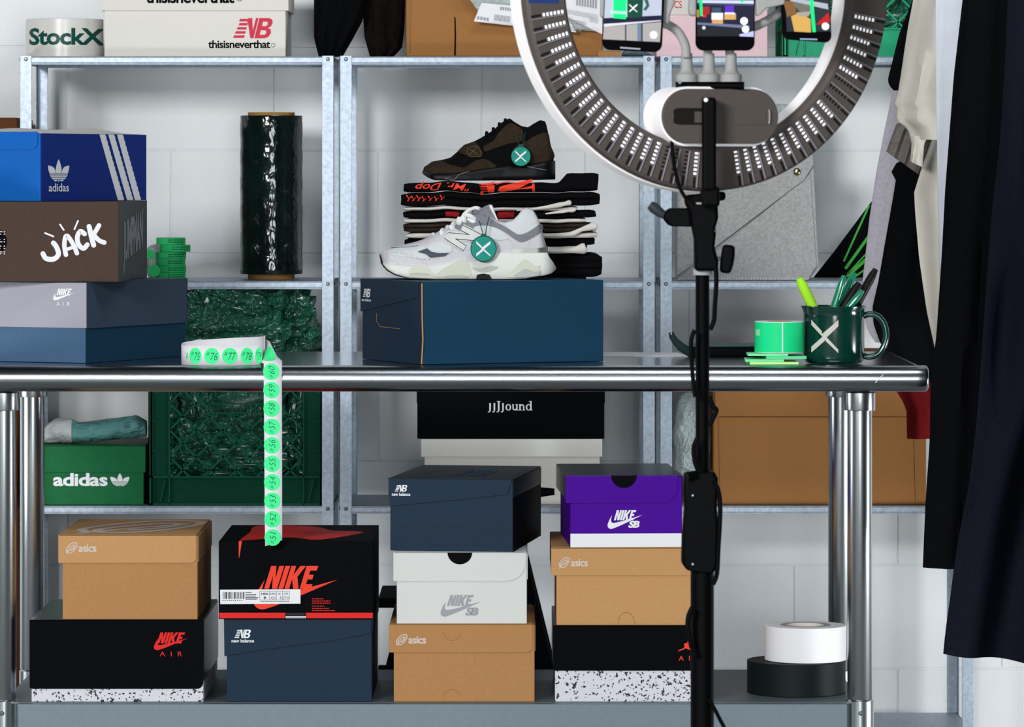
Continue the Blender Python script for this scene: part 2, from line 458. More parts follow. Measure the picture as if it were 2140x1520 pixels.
shelving('galvanised steel shelving bay with the grey felt sleeve, behind the ring light', 1380, 2035)

# ------------------------------------------------------------------ stainless work table
ZT = .9; ZL = PZ(1472, 0)
tbl = thing('work_table', 'stainless steel work table with rolled front edge and lower shelf', 'table', (-.13, .3, 0))
xl, xr = PX(-150, 0), PX(1942, 0); RO = .0216; TD = .60
mb = MB()
mb.box(xl+RO, xr-RO, RO, TD, ZT-.003, ZT); mb.box(xl+RO, xr-RO, TD-.02, TD, ZT-.04, ZT-.002)
mb.build('tabletop', m_staintop, tbl)
def roll(pts):
    mb = MB(); mb.tube(pts, RO, 28); return mb.build('rolled_edge', m_stain, tbl, smooth=50)
mb = MB(); mb.tube([(xl+RO, RO, ZT-RO), (xr-.02, RO, ZT-RO), (xr-.006, RO, ZT-RO), (xr-.002, RO, ZT-RO), (xr, RO, ZT-RO)], [RO, RO, RO, RO*.94, RO*.78], 28); mb.build('rolled_edge', m_stain, tbl, smooth=50)
roll([(xr-RO, RO*1.2, ZT-RO), (xr-RO, TD, ZT-RO)])
roll([(xl+RO, RO*.4, ZT-RO), (xl+RO, TD, ZT-RO)])
mb = MB(); mb.tube([(xr-.085, RO+.003-.0002, ZT-.0005), (xr-.075, -.0002, ZT-.014), (xr-.088, .0005, ZT-.028)], .0008, 6)
mb.build('weld_seam', m_chrome, tbl, smooth=60)
LP = [(PX(7, .04), .045), (PX(1797, .04), .045), (PX(7, .04), .50), (PX(1797, .04), .50)]
for x, y in LP:
    mb = MB(); mb.lathe([(.0195, 0.03), (.0205, .031), (.0205, ZT-.047)], (x, y, 0), 28); mb.build('leg', m_chrome, tbl, smooth=50)
    mb = MB(); mb.lathe([(.0255, ZT-.075), (.026, ZT-.073), (.026, ZT-.046), (.022, ZT-.043)], (x, y, 0), 28); mb.build('leg_collar', m_chrome, tbl, smooth=40)
    mb = MB(); mb.lathe([(.012, .002), (.0235, .004), (.0235, .022), (.019, .034)], (x, y, 0), 24); mb.build('foot', m_bolt, tbl, smooth=40)
    mb = MB(); mb.lathe([(.0212, ZL-.062), (.0235, ZL-.060), (.0235, ZL+.001), (.0212, ZL+.003)], (x, y, 0), 28); mb.build('shelf_sleeve', m_chrome, tbl, smooth=40)
sx0, sx1 = LP[0][0], LP[1][0]
mb = MB(); mb.box(sx0+.0, sx1-.0, 0.026, .52, ZL-.002, ZL); mb.build('lower_shelf', m_apron, tbl)
mb = MB(); mb.prism([(sx0+.027, ZL-.0001), (sx1-.024, ZL-.0001), (sx1-.024, ZL-.055), (sx0+.027, ZL-.055)], .001, .026); mb.build('shelf_apron', m_apron, tbl, bevel=.002)
for yy in (.045, .50):
    mb = MB(); mb.box(xl+.06, xr-.06, yy-.02, yy+.02, ZT-.046, ZT-.004) if yy > .2 else None
    if yy > .2: mb.build('cross_channel', m_apron, tbl)
for x, y in LP:
    bolt_at(tbl, x, y-.0237, ZL-.018)

# ------------------------------------------------------------------ shoe boxes
class Box:
    """A card box; local frame: x across the front, y from front (-d/2) to back, z up from its base."""
    def __init__(s, label, pl, pr, h_px, y, zb, depth, rot=0, name='shoe_box', width=None, group=None, cat='shoe box', cornerx=None):
        s.k = S(y); s.pl, s.pr = pl, pr; s.w = width or (pr-pl)*s.k; s.h = h_px*s.k; s.d = depth; s.hp = h_px
        s.zb = zb; s.y = y; s.pb = HY+(CZ-zb)/s.k
        if rot:   # nearest bottom corner is given: cornerx px (left corner if rot<0 side shows left, right corner otherwise)
            a = rot; c, q = math.cos(a), math.sin(a)
            cx = -s.w/2 if cornerx == 'L' else s.w/2
            px = pl if cornerx == 'L' else pr
            X, Y = PX(px, y), y
            loc = (X-(cx*c-(-s.d/2)*q), Y-(cx*q+(-s.d/2)*c), zb)
        else: loc = (PX((pl+pr)/2, y), y+s.d/2, zb)
        s.t = thing(name, label, cat, loc, rot, group)
    def lx(s, px): return (px-s.pl)/(s.pr-s.pl)*s.w-s.w/2
    def lz(s, py): return (s.pb-py)*s.k
    def front(s, off=.0004): return lambda a, b: Vector((s.lx(a), -s.d/2-off, s.lz(b)))
    def body(s, mat, name='box_body', top=0.0, bevel=.0012, bot_in=0):
        mb = MB().box(-s.w/2, s.w/2, -s.d/2, s.d/2, 0, s.h-top); return mb.build(name, mat, s.t, local=True, bevel=bevel)
    def flap(s, pts, mat, t=.0018, name='lid', top=True, topmat=None, side=0.0, l=None, r=None, holes=None):
        """pts: front flap outline in photo px. Top sheet and side flaps follow its width."""
        xs = [s.lx(a) for a, b in pts]; l = min(xs) if l is None else l; r = max(xs) if r is None else r
        mb = MB(); mb.prism([(s.lx(a), s.lz(b)) for a, b in pts], -s.d/2-t, -s.d/2-.0001)
        f = mb.build(name, mat, s.t, local=True, bevel=.0006)
        if top:
            mb = MB(); mb.box(l, r, -s.d/2-t, s.d/2+t, s.h-t, s.h)
            if side:
                mb.box(l-.0004, -s.w/2-.0002, -s.d/2-t*.5, s.d/2, s.h-side, s.h-t)
                mb.box(s.w/2+.0002, max(r, s.w/2+.0014), -s.d/2-t*.5, s.d/2, s.h-side, s.h-t)
            mb.build('lid_top', topmat or mat, s.t, local=True, bevel=.0006)
        return f
    def dec(s, d, mat, off=.0004, name='printed_logo', **k): return d.place(name, s.front(off), mat, s.t, local=True, **k)
    def right(s, off=.0004):   # maps (u 0..1 back, v 0..1 down) on the right face
        return lambda a, b: Vector((s.w/2+off, -s.d/2+a*s.d, s.h*(1-b)))
    def topm(s, off=.0004):
        return lambda a, b: Vector((-s.w/2+a*s.w, s.d/2-b*s.d, s.h+off))
def rflap(x0, y0, x1, y1, r=16, rl=3):
    p = [(x0, y0), (x1, y0)]
    p += [(x1-r+r*math.cos(a), y1-r+r*math.sin(a)) for a in [PI/2*i/6 for i in range(7)]]
    p += [(x0+rl-rl*math.sin(a), y1-rl+rl*math.cos(a)) for a in [PI/2*i/3 for i in range(4)]]
    return p
TF = .0018+.0004   # flap thickness + print gap

def outline(d, pts, w): d.stroke(pts, w, caps=False, smooth=False); return d
def asics_print(b, lx, ly, off=TF, s=1.0):
    d = Dec(); d.unit(lx, ly, lx+24*s, ly+24*s, lg_asics); d.text('asics', lx+26*s, ly+4*s, lx+64*s, ly+20*s, bold=.028, space=.92)
    b.dec(d, m_inks, off)
def nb_print(b, x0, y0, x1, y1, tx0, ty0, tx1, ty1, off=TF):
    d = Dec(); d.unit(x0, y0, x1, y1, lg_nb); d.text('new balance', tx0, ty0, tx1, ty1, bold=.022); b.dec(d, m_ink, off)

# lower shelf, first stack
b = Box('black-lidded shoe box with speckled base and red print, under the left kraft box', 66, 425, 172, .027, ZL+.0004, .36)
b.body(m_spk, top=.002)
b.flap(rflap(62, b.pb-172, 425, 1440, 14, 5), m_black, side=.10, l=b.lx(62), topmat=m_blackg)
b.dec(nike_air(Dec(), 328, 1322, 387, 1345, 322, 1334, 393, 1359, (334, 1362, 381, 1372)), m_red, TF)
Z1 = ZL+b.h+.0003
b = Box('kraft shoe box on the black speckled box at the left end', 131, 413, 177, .03, Z1, .34)
b.body(m_kraft, top=.002); b.flap(rflap(122, b.pb-177, 410, 1177, 12), m_kraft2, side=.045, l=b.lx(123))
asics_print(b, 138, 1134)
d = Dec(); d.unit(.08, .1, .98, .95, lg_asics); d.place('printed_emblem', b.topm(), m_inks, b.t, local=True)
# second stack
b = Box('navy shoe box with slanted flap under the black and red box', 474, 777, 174, .027, ZL+.0004, .34)
b.body(m_navy, top=.002)
T = b.pb-174
b.flap([(468, T), (777, T), (774, 1324), (700, 1339), (540, 1360), (469, 1372)], m_navy, side=.02, l=b.lx(469), r=b.w/2)
nb_print(b, 490, 1316, 526, 1334, 484, 1336, 531, 1343)
d = Dec(); outline(d, [(566, 1366), (568, 1385), (577, 1397), (672, 1397), (684, 1388)], 1.2); b.dec(d, m_dteal, .0003, 'handle_cut')
Z1 = ZL+b.h+.0003
b = Box('black shoe box with large red print and white size label', 457, 779, 163, .02, Z1, .345)
b.body(m_black)
T = b.pb-163
def redswoosh():
    d = Dec(); d.unit(552, 1183, 665, 1231, lg_nike); d.unit(531, 1212, 705, 1274, lg_swoosh); return d
b.dec(redswoosh(), m_red2)
d = Dec(); d.poly([(458, 1281), (597, 1281), (595, 1292.5), (459, 1292.5)]); d.poly([(638, 1281), (779, 1281), (779, 1292.5), (641, 1292.5)])
b.dec(d, m_red, name='red_band')
MB().prism([(b.lx(599), b.lz(1281)), (b.lx(636), b.lz(1281)), (b.lx(639), b.lz(1291)), (b.lx(596), b.lz(1291))], -b.d/2-.002, -b.d/2).build('notch_lip', m_dteal, b.t, local=True)
d = Dec().rect(597, 1288.2, 640, 1289.6).rect(597, 1291, 640, 1292.2); b.dec(d, m_ink, .0023, 'paper_edge')
d = Dec(); d.poly([(499, T), (505.5, T), (500, T+35), (499, T+34)]); b.dec(d, m_red2, name='printed_streak')
d = Dec(); d.unit(.05, .02, .98, .98, lambda q: q.poly(catmull([(.09, .99), (.14, .98), (.42, .80), (.62, .95), (.80, .75), (.93, .45), (.70, .35), (.55, .1), (.15, .05), (.12, .5)], 5)))
d.place('printed_streak', b.topm(), m_red, b.t, local=True)
d = Dec()
for i, (x1, yy) in enumerate(((676, 1252), (690, 1256.5), (691, 1261), (678, 1267), (687, 1272), (700, 1276.5))):
    x = 652
    while x < x1: w = random.uniform(2, 6); d.rect(x, yy-.9, min(x+w, x1), yy+.9); x += w+1.2
b.dec(d, m_red, name='small_print')
MB().prism([(b.lx(a), b.lz(c)) for a, c in ((460, 1233), (628, 1232), (628, 1262), (460.5, 1263))], -b.d/2-.0011, -b.d/2-.0005).build('size_label', m_ink, b.t, local=True)
d = Dec(); x = 466
while x < 510: w = random.choice((.7, 1.2, 2.2)); d.rect(x, 1237.5, x+w, 1252); x += w+random.choice((.8, 1.2, 1.9))
for yy in (1238.5, 1242.5, 1246, 1249.5, 1252.5): d.rect(513, yy-.7, 513+random.uniform(12, 27), yy+.7)
for x in (543, 563, 578, 590.5, 605): d.rect(x-.3, 1236, x+.3, 1254)
for yy in (1236, 1254): d.rect(543, yy-.3, 605, yy+.3)
d.text('USA', 546, 1239, 561, 1243.6, bold=.03); d.text('EURO', 564, 1239, 577, 1243.6); d.text('UK', 581, 1239, 587, 1243.6); d.text('CM', 593.5, 1239, 601.5, 1243.6)
d.text('9', 551, 1247, 556, 1253, bold=.03); d.text('42.5', 566, 1247, 576, 1252.5); d.text('8', 585, 1247, 588, 1252.5); d.text('27.0', 592, 1247, 603, 1252.5)
for q in range(10): d.rect(465+q*4.4, 1254, 467+q*4.4, 1256)
for q in range(14): d.rect(544+q*4.4, 1256.5, 547.4+q*4.4, 1257.6)
b.dec(d, m_inkk, .0013, 'label_print')
# third stack
b = Box('kraft shoe box at the bottom of the middle stack, under the white box', 823, 1117, 163, .027, ZL+.0004, .34)
b.body(m_kraft, top=.002); b.flap(rflap(813, b.pb-163, 1113, 1364, 13), m_kraft, side=.045, l=b.lx(814))
asics_print(b, 828, 1326, s=.98)
d = Dec(); outline(d, [(945+17*math.cos(a), 1458-17*math.sin(a)) for a in [PI*i/12 for i in range(13)]], .9); b.dec(d, m_carton, .0003, 'thumb_cut')
d = Dec(); outline(d, [(945+17*math.cos(a), 1322+17*math.sin(a)) for a in [PI*i/12 for i in range(13)]], .9); b.dec(d, m_carton, TF, 'thumb_cut')
Z1 = ZL+b.h+.0003
b = Box('white shoe box with half-moon finger hole and grey print', 829, 1101, 150, .03, Z1, .34)
b.body(m_white, top=.002); T = b.pb-150
b.flap(rflap(822, T, 1099, 1215, 40), m_white, side=.045, l=b.lx(823), r=b.w/2)
d = Dec(); d.poly([(935, T+.5), (987, T+.5)]+[(961+26*math.cos(a), T+.5+25*math.sin(a)) for a in [PI*i/12 for i in range(1, 12)]]); b.dec(d, m_inkk, TF, 'finger_hole')
d = Dec(); d.unit(934, 1244, 990, 1267, lg_nike); d.unit(921, 1257, 1006, 1289, lg_swoosh); d.unit(972, 1270, 1000, 1287, lg_sb); b.dec(d, m_inkg)
Z2 = Z1+b.h+.0003
b = Box('navy shoe box turned slightly, topmost of the middle stack', 812, 1072, 152, .03, Z2, .34, rot=math.radians(-8), cornerx='R')
b.body(m_navy, top=.002); T = b.pb-152
b.flap([(808, T), (1070, T), (1061, T+32), (960, T+44), (812, T+59)], m_navy, side=.03, l=b.lx(809), r=b.w/2, topmat=m_dteal)
nb_print(b, 822, 1016, 850, 1030, 816, 1032, 855, 1039)
d = Dec(); outline(d, [(886, 1122), (886, 1133), (893, 1142), (988, 1142), (998, 1135)], 1.0); d.rect(814, 1104, 1068, 1104.8); b.dec(d, m_dteal, .0003, 'handle_cut')
d = Dec(); d.unit(.45, .35, .75, .8, lg_nb); d.place('printed_emblem', b.topm(), m_slate_b, b.t, local=True)
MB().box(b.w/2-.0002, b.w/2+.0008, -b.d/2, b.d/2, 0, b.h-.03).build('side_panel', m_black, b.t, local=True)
# fourth stack
b = Box('black and speckled shoe box at the bottom right, partly behind the light stand', 1160, 1476, 160, .027, ZL+.0004, .34)
b.body(m_spk, top=.002); T = b.pb-160
b.flap(rflap(1156, T, 1476, 1402, 4), m_black, side=.07, l=b.lx(1157), r=b.w/2+.002, topmat=m_blackg)
d = Dec(); d.unit(1416, 1337, 1449, 1362, lg_jump); d.text('A I R', 1418, 1371, 1462, 1381, space=1.3); b.dec(d, m_red2, TF)
Z1 = ZL+b.h+.0003
b = Box('kraft shoe box under the purple box beside the light stand', 1163, 1452, 162, .03, Z1, .34)
b.body(m_kraft2, top=.002); b.flap(rflap(1152, b.pb-162, 1450, 1203, 8), m_kraft2, side=.045, l=b.lx(1153))
asics_print(b, 1168, 1165, s=.95)
d = Dec(); outline(d, [(1309+17.5*math.cos(a), 1307-27*math.sin(a)) for a in [PI*i/12 for i in range(13)]], 1.1); b.dec(d, m_carton, .0003, 'thumb_cut')
Z2 = Z1+b.h+.0003
b = Box('purple shoe box with white band, topmost of the right stack', 1192, 1426, 151, .03, Z2, .30, rot=math.radians(2.5), cornerx='L')
b.body(m_purple, top=.002); T = b.pb-151
b.flap(rflap(1182, T, 1417, 1052, 34), m_purple, side=.04, l=b.lx(1183), r=b.w/2, topmat=m_blackg)
d = Dec().rect(1192, b.pb-29, 1426, b.pb-.5); b.dec(d, m_ink, name='white_band')
d = Dec(); d.poly([(1277, T+.5), (1331, T+.5)]+[(1304+27*math.cos(a), T+.5+26*math.sin(a)) for a in [PI*i/12 for i in range(1, 12)]]); b.dec(d, m_inkk, TF, 'finger_hole')
d = Dec(); d.unit(1283, 1067, 1330, 1088, lg_nike); d.unit(1270, 1077, 1343, 1106, lg_swoosh); d.unit(1313, 1089, 1337, 1104, lg_sb); b.dec(d, m_ink)

# ---- table, left stack
GZ = ZT+.0006
b = Box('two-tone grey and slate shoe box at the bottom of the table stack', -63, 180, 169, .09, GZ, .34, rot=math.radians(-25.5), width=.22, cornerx='R')
sp = 73*b.k
MB().box(-b.w/2+.003, b.w/2-.003, -b.d/2+.003, b.d/2-.003, 0, b.h-.004).build('box_body', m_slate_b, b.t, local=True, bevel=.001)
mb = MB(); mb.box(-b.w/2, b.w/2, -b.d/2, -b.d/2+.0025, sp, b.h-.001)
mb.build('lid_front', m_greyl, b.t, local=True, bevel=.0008)
mb = MB(); mb.box(-b.w/2, b.w/2, -b.d/2+.0026, b.d/2, b.h-.0025, b.h); mb.box(b.w/2-.0025, b.w/2, -b.d/2+.0026, b.d/2, sp, b.h-.0026); mb.box(-b.w/2, -b.w/2+.0025, -b.d/2+.0026, b.d/2, sp, b.h-.0026); mb.box(-b.w/2, b.w/2, b.d/2-.0025, b.d/2, sp, b.h)
mb.build('lid', m_greyd, b.t, local=True)
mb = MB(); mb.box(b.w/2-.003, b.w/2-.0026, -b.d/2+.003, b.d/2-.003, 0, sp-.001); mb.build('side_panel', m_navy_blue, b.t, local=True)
d = nike_air(Dec(), 117, 604, 150, 618, 110, 612, 155, 629, (117, 632, 146, 640)); b.dec(d, m_ink)
Z1 = GZ+b.h+.0004
b = Box('brown shoe box with white hand-drawn lettering, middle of the table stack', -150, 248, 168, .10, Z1, .33, rot=math.radians(-3.5), width=.318, cornerx='R')
b.body(m_brown)
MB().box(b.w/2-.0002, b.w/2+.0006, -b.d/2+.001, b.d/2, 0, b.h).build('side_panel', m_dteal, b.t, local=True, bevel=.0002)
def jk(d, px, py): return (px/4.47, 440+py/4.47)
d = Dec(); Q = lambda *p: [jk(d, *q) for q in p]
d.stroke(Q((400, 405), (430, 450), (500, 455), (545, 410), (525, 340), (498, 305)), 10.5)
d.stroke(Q((615, 415), (600, 330), (612, 245), (640, 250), (690, 330), (718, 400)), 9.5); d.stroke(Q((620, 365), (665, 350), (690, 340)), 7)
d.stroke(Q((790, 220), (750, 195), (722, 250), (735, 320), (780, 355), (815, 320)), 10)
d.stroke(Q((832, 150), (850, 230), (875, 325)), 10.5); d.stroke(Q((925, 140), (890, 200), (862, 240)), 9.5); d.stroke(Q((872, 225), (925, 280), (975, 300)), 9.5)
for q in (((420, 212), (498, 243)), ((560, 132), (594, 183)), ((728, 98), (695, 175))): d.stroke(Q(*q), 3.6)
b.dec(d, m_ink, name='printed_lettering')
d = Dec().disc(-14, 506, 28, 27); b.dec(d, m_inkk, name='round_label')
d = Dec()
for i, yy in enumerate((484, 489, 500, 505, 514, 519, 526, 530)): d.rect(-6, yy, 4-(i % 3)*2, yy+1.6); d.rect(7, yy, 10, yy+1.6)
b.dec(d, m_ink, .0007, name='label_print')
d = Dec().text('JUMPMAN', .14, .18, .84, .82, bold=.04, space=.9)
d.v = [(a, b_+(.5-a)*.38*(.14+.5)) for a, b_ in d.v]
d.place('printed_lettering', b.right(.001), m_inkg, b.t, local=True)
Z2 = Z1+b.h+.0004
b = Box('blue shoe box with three white stripes, topmost of the table stack', -154, 84, 142, .12, Z2, .335, rot=math.radians(-27), width=.225, cornerx='R')
b.body(m_blue)
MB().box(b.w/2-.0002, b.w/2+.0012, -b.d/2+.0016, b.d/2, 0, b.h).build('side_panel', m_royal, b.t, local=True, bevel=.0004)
b.flap(rflap(-153, 275, 79, 313, 14), m_blue, top=False, name='flap')
UV = lambda px, py: ((px-85)/(311-85), (py-275)/(416-275))
d = Dec(); q = Dec(); q.unit(100, 329, 143, 375, lg_trefoil); q.text('adidas', 101, 379, 143, 396, bold=.014, space=1.0)
q.v = [UV(a, c) for a, c in q.v]; q.place('printed_logo', b.right(.0016), m_ink, b.t, local=True)
q = Dec()
for x0, x1 in ((208, 248), (227, 268), (246, 285)):
    n = 26; L = []; R = []
    for i in range(n+1):
        t = i/n; yy = 275.5+t*140; j = 1.2 if i % 2 else 0
        L.append((lerp(x0, x1, t)-j*.3, yy)); R.append((lerp(x0+12, x1+13, t)+j, yy))
    q.poly(L+R[::-1])
q.v = [UV(a, c) for a, c in q.v]; q.place('printed_stripe', b.right(.0016), m_ink, b.t, local=True)
# tissue lying on its lid
mb = MB(); rs = []
for i in range(14):
    u = i/13; x = lerp(-b.w/2+.004, b.w/2-.004, u)
    rs.append([(x, lerp(-b.d/2+.01, b.d/2-.006, j/11), b.h+.001+.010*math.sin(PI*min(1, j/11*1.15))*(.8+.2*math.sin(u*9+j))) for j in range(12)]+[(x, lerp(b.d/2-.006, -b.d/2+.01, j/11), b.h+.0003) for j in range(12)])
mb.rings(rs); mb.build('tissue_sheet', m_cream, b.t, smooth=60, local=True)

# ---- table, middle: navy box that carries the shoes, and its fellow behind
L_, S_ = .33, .258; th = math.radians(24)
b = Box('navy and blue shoe box on the table, carrying the white sneaker', 882, 1258, 173, .035, GZ, S_, rot=th, width=L_, cornerx='L')
b.body(m_navy_blue); NBH = b.h
# the short left face is the lidded end
def leftf(off): return lambda a, c: Vector((-b.w/2-off, b.d/2-(a-745)/(882-745)*b.d, (758-c)/(758-586.)*b.h))
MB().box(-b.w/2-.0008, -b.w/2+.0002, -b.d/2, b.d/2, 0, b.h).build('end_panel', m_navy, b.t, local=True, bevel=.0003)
lf = leftf(0)
mb = MB(); mb.prism([(lf(a, c).y, lf(a, c).z) for a, c in ((742, 586), (877, 586), (874, 620), (800, 640), (742, 657))], -b.w/2-.0026, -b.w/2-.0009, 'x'); mb.build('flap', m_navy, b.t, local=True, bevel=.0005)
mb = MB(); mb.tube([(-b.w/2-.0012, -b.d/2-.001, .001), (-b.w/2+.0006, -b.d/2-.0022, b.h*.3), (-b.w/2-.0002, -b.d/2-.0012, b.h*.55), (-b.w/2-.001, -b.d/2-.002, b.h*.98)], .0012, 6); mb.build('card_edge', m_kraft2, b.t, local=True)
d = Dec(); d.unit(749, 607, 768, 625, lg_nb); d.text('new balance', 746, 628, 768, 634, bold=.022); d.place('printed_logo', leftf(.003), m_ink, b.t, local=True)
d = Dec(); outline(d, [(779, 658), (779, 675), (787, 686), (834, 687)], 1.1); d.place('handle_cut', leftf(.0012), m_kraft, b.t, local=True)
bb = Box('navy shoe box on the table, hidden behind under the folded shirts', 875, 1225, 173, .42, GZ, .15)
bb.body(m_navy); bb.flap(rflap(875, bb.pb-173*1.0, 1225, bb.pb-120, 6), m_navy)
bs_ = NBH/bb.h
for c in bb.t.children:
    c.scale.z = bs_
# ------------------------------------------------------------------ things on the steel shelves
m_dkgreen = M('green_crate_plastic', (.002, .048, .026), .5, spec=.05, var=.08, vs=80)
m_dkgreen_rib = M('green_crate_ribs', (.004, .085, .048), .45, spec=.08, var=.08, vs=80)
m_crate2 = M('bright_green_crate', (.015, .33, .17), .4, var=.06, vs=80)
m_film = M('green_film', (.009, .11, .062), .14, var=.35, vs=14, bump=1.0, bs=48, vor=True, coat=.5)
m_filmroll = M('dark_green_film', (.0008, .006, .005), .10, var=.2, vs=40, bump=.07, bs=60, vor=True, spec=.5, stretch=(1, 1, .5))
m_core = M('card_core', '#9c7440', .8, var=.06, vs=200)
m_tapegreen = M('green_masking_tape', (.03, .55, .16), .5, var=.06, vs=200)
m_clear = M('frosted_poly', (.52, .60, .60), .22, var=.2, vs=25, bump=.5, bs=60, vor=True, alpha=.78)
m_clearT = M('teal_poly', (.10, .27, .26), .3, var=.35, vs=12, bump=.4, bs=40, vor=True)
m_felt = M('grey_felt', (.36, .36, .36), .95, var=.20, vs=240, bump=.3, bs=400, sheen=.3)
m_clothk = M('black_cloth', (.0022, .0026, .0034), .95, var=.1, vs=200, spec=.03)
m_brass = M('brass', (.55, .50, .25), .25, 1.0, var=0)
m_inkgr = M('dark_green_ink', (.004, .06, .045), .35, var=0)
m_paper = M('label_paper', '#e6e7ea', .7, var=.01)
m_grprt = M('green_print', (.02, .30, .16), .5, var=0)

def cyl_map(cx, cy, r, y_eff=None, off=.0005):
    """photo pixel -> point on an upright cylinder's front"""
    k = S(cy-r)
    def f(a, b):
        x = (a-CXP)*k
        s = max(-.999, min(.999, (x-cx)/(r+off))); an = math.asin(s)
        return Vector((cx+(r+off)*math.sin(an), cy-(r+off)*math.cos(an), PZ(b, cy-r)))
    return f

# tape roll with lettering, top of the left bay
y = 1.15; cx = PX(135, y); r = 81*S(y); zb = ZS[0]+.0004
t = thing('packing_tape_roll', 'white packing tape roll with dark green lettering on top of the rack', 'tape roll', (cx, y, zb))
zt_ = PZ(38, y-r)
MB().hollow(r-.030, r, zb, zt_, (cx, y, 0), 56).build('tape', M('white_tape', (.62, .61, .58), .3, var=.08, vs=20, stretch=(1, 1, .1), coat=.3), t, smooth=40, bevel=.0008)
MB().hollow(r-.034, r-.0302, zb, zt_, (cx, y, 0), 40).build('core', m_core, t, smooth=40)
d = Dec().text('StockX', 57, 58, 213, 94, bold=.03, space=.95); d.place('printed_lettering', cyl_map(cx, y, r), m_inkgr, t, slice_x=4)

# pale lidded box, top of the left bay
b = Box('off-white lidded shoe box with red print on top of the rack', 218, 597, 145, 1.075, ZS[0]+.0004, .22)
b.body(m_cream, top=.003)
lh = b.h-49*b.k
mb = MB(); l, r_ = b.lx(212), b.lx(603)
mb.box(l, r_, -b.d/2-.004, -b.d/2-.0022, lh, b.h); mb.box(l, r_, b.d/2+.0022, b.d/2+.004, lh, b.h)
mb.box(l, l+.0018, -b.d/2-.0022, b.d/2+.0022, lh, b.h); mb.box(r_-.0018, r_, -b.d/2-.0022, b.d/2+.0022, lh, b.h); mb.box(l, r_, -b.d/2-.004, b.d/2+.004, b.h-.0018, b.h+.0002)
mb.build('lid', m_cream, b.t, local=True, bevel=.0006)
d = Dec(); d.unit(487, 38, 574, 80, lg_nb); b.dec(d, M('rose_red_ink', '#c9334a', .6, var=0))
d = Dec(); d.text('thisisneverthat', 435, 84, 565, 101, bold=.022, space=.93); d.text('o', 567, 90, 575, 99, bold=-.02); b.dec(d, m_inkk, name='printed_lettering')
d = Dec(); d.text('thisisneverthat', 305, -20, 490, 7, bold=.025, space=.93); d.text('o', 495, -10, 507, 3, bold=-.02); b.dec(d, m_inkk, .0046, name='printed_lettering')

# two dark garments that hang down on to the rack top
def sheet(name, mat, L, R, y0, thick, parent=None, amp=.004, freq=3.0, nv=44, nu=26, ph=0.0, seed=0, loc=None, drift=.6, exact=True, depth_drift=0.0):
    """cloth hanging in folds; L and R are its left and right outlines as (px, py) lists from top to bottom"""
    Lp = [(b_, a) for a, b_ in L]; Rp = [(b_, a) for a, b_ in R]
    t0, t1 = Lp[0][0], Lp[-1][0]; r0, r1 = Rp[0][0], Rp[-1][0]
    rs = []
    for i in range(nv+1):
        v = i/nv; ly = lerp(t0, t1, v); ry = lerp(r0, r1, v)
        xl_, xr_ = PX(interp(Lp, ly), y0), PX(interp(Rp, ry), y0); zl_, zr_ = PZ(ly, y0), PZ(ry, y0); ring = []
        for side in (-1, 1):
            for j in range(nu):
                u = (1-math.cos(PI*j/nu))/2
                if side == 1: u = 1-u
                fold = amp*math.sin(2*PI*freq*u+ph+drift*v*3)+amp*.6*noise.noise(Vector((u*6+seed, v*5, seed*3.1)))*2+amp*.35*math.sin(2*PI*freq*2.3*u+v*7+seed)
                yy = y0+fold*(.25+.75*min(1, v*1.4))+side*thick*max(0, math.sin(PI*u))**.5+depth_drift*v
                ring.append(Vector((lerp(xl_, xr_, u), yy, lerp(zl_, zr_, u))))
        rs.append(ring)
    mb = MB(); mb.rings(rs); return mb.build(name, mat, parent, smooth=70, loc=loc)
zb0 = PZ(118, 1.16)
o = sheet('hanging_garment', m_clothk, [(664, -170), (656, 0), (656, 78), (660, 95), (666, 118.5)], [(775, -170), (768, 0), (757, 45), (738, 80), (716, 118.5)], 1.19, .02, loc=(PX(700, 1.19), 1.19, ZS[0]))
tag(o, 'black garment with its tapering end resting on the rack top, left one', 'garment', 'dark garments over the rack top')
o = sheet('hanging_garment', M('brown_black_cloth', (.006,.004,.003), .9, var=.2, vs=60, spec=.03), [(754, -170), (758, 30), (762, 80), (773, 118.5)], [(852, -170), (847, 0), (845, 60), (840, 100), (822, 118.5)], 1.24, .02, seed=3, loc=(PX(800, 1.24), 1.24, ZS[0]))
tag(o, 'very dark brown garment between the black one and the carton', 'garment', 'dark garments over the rack top')

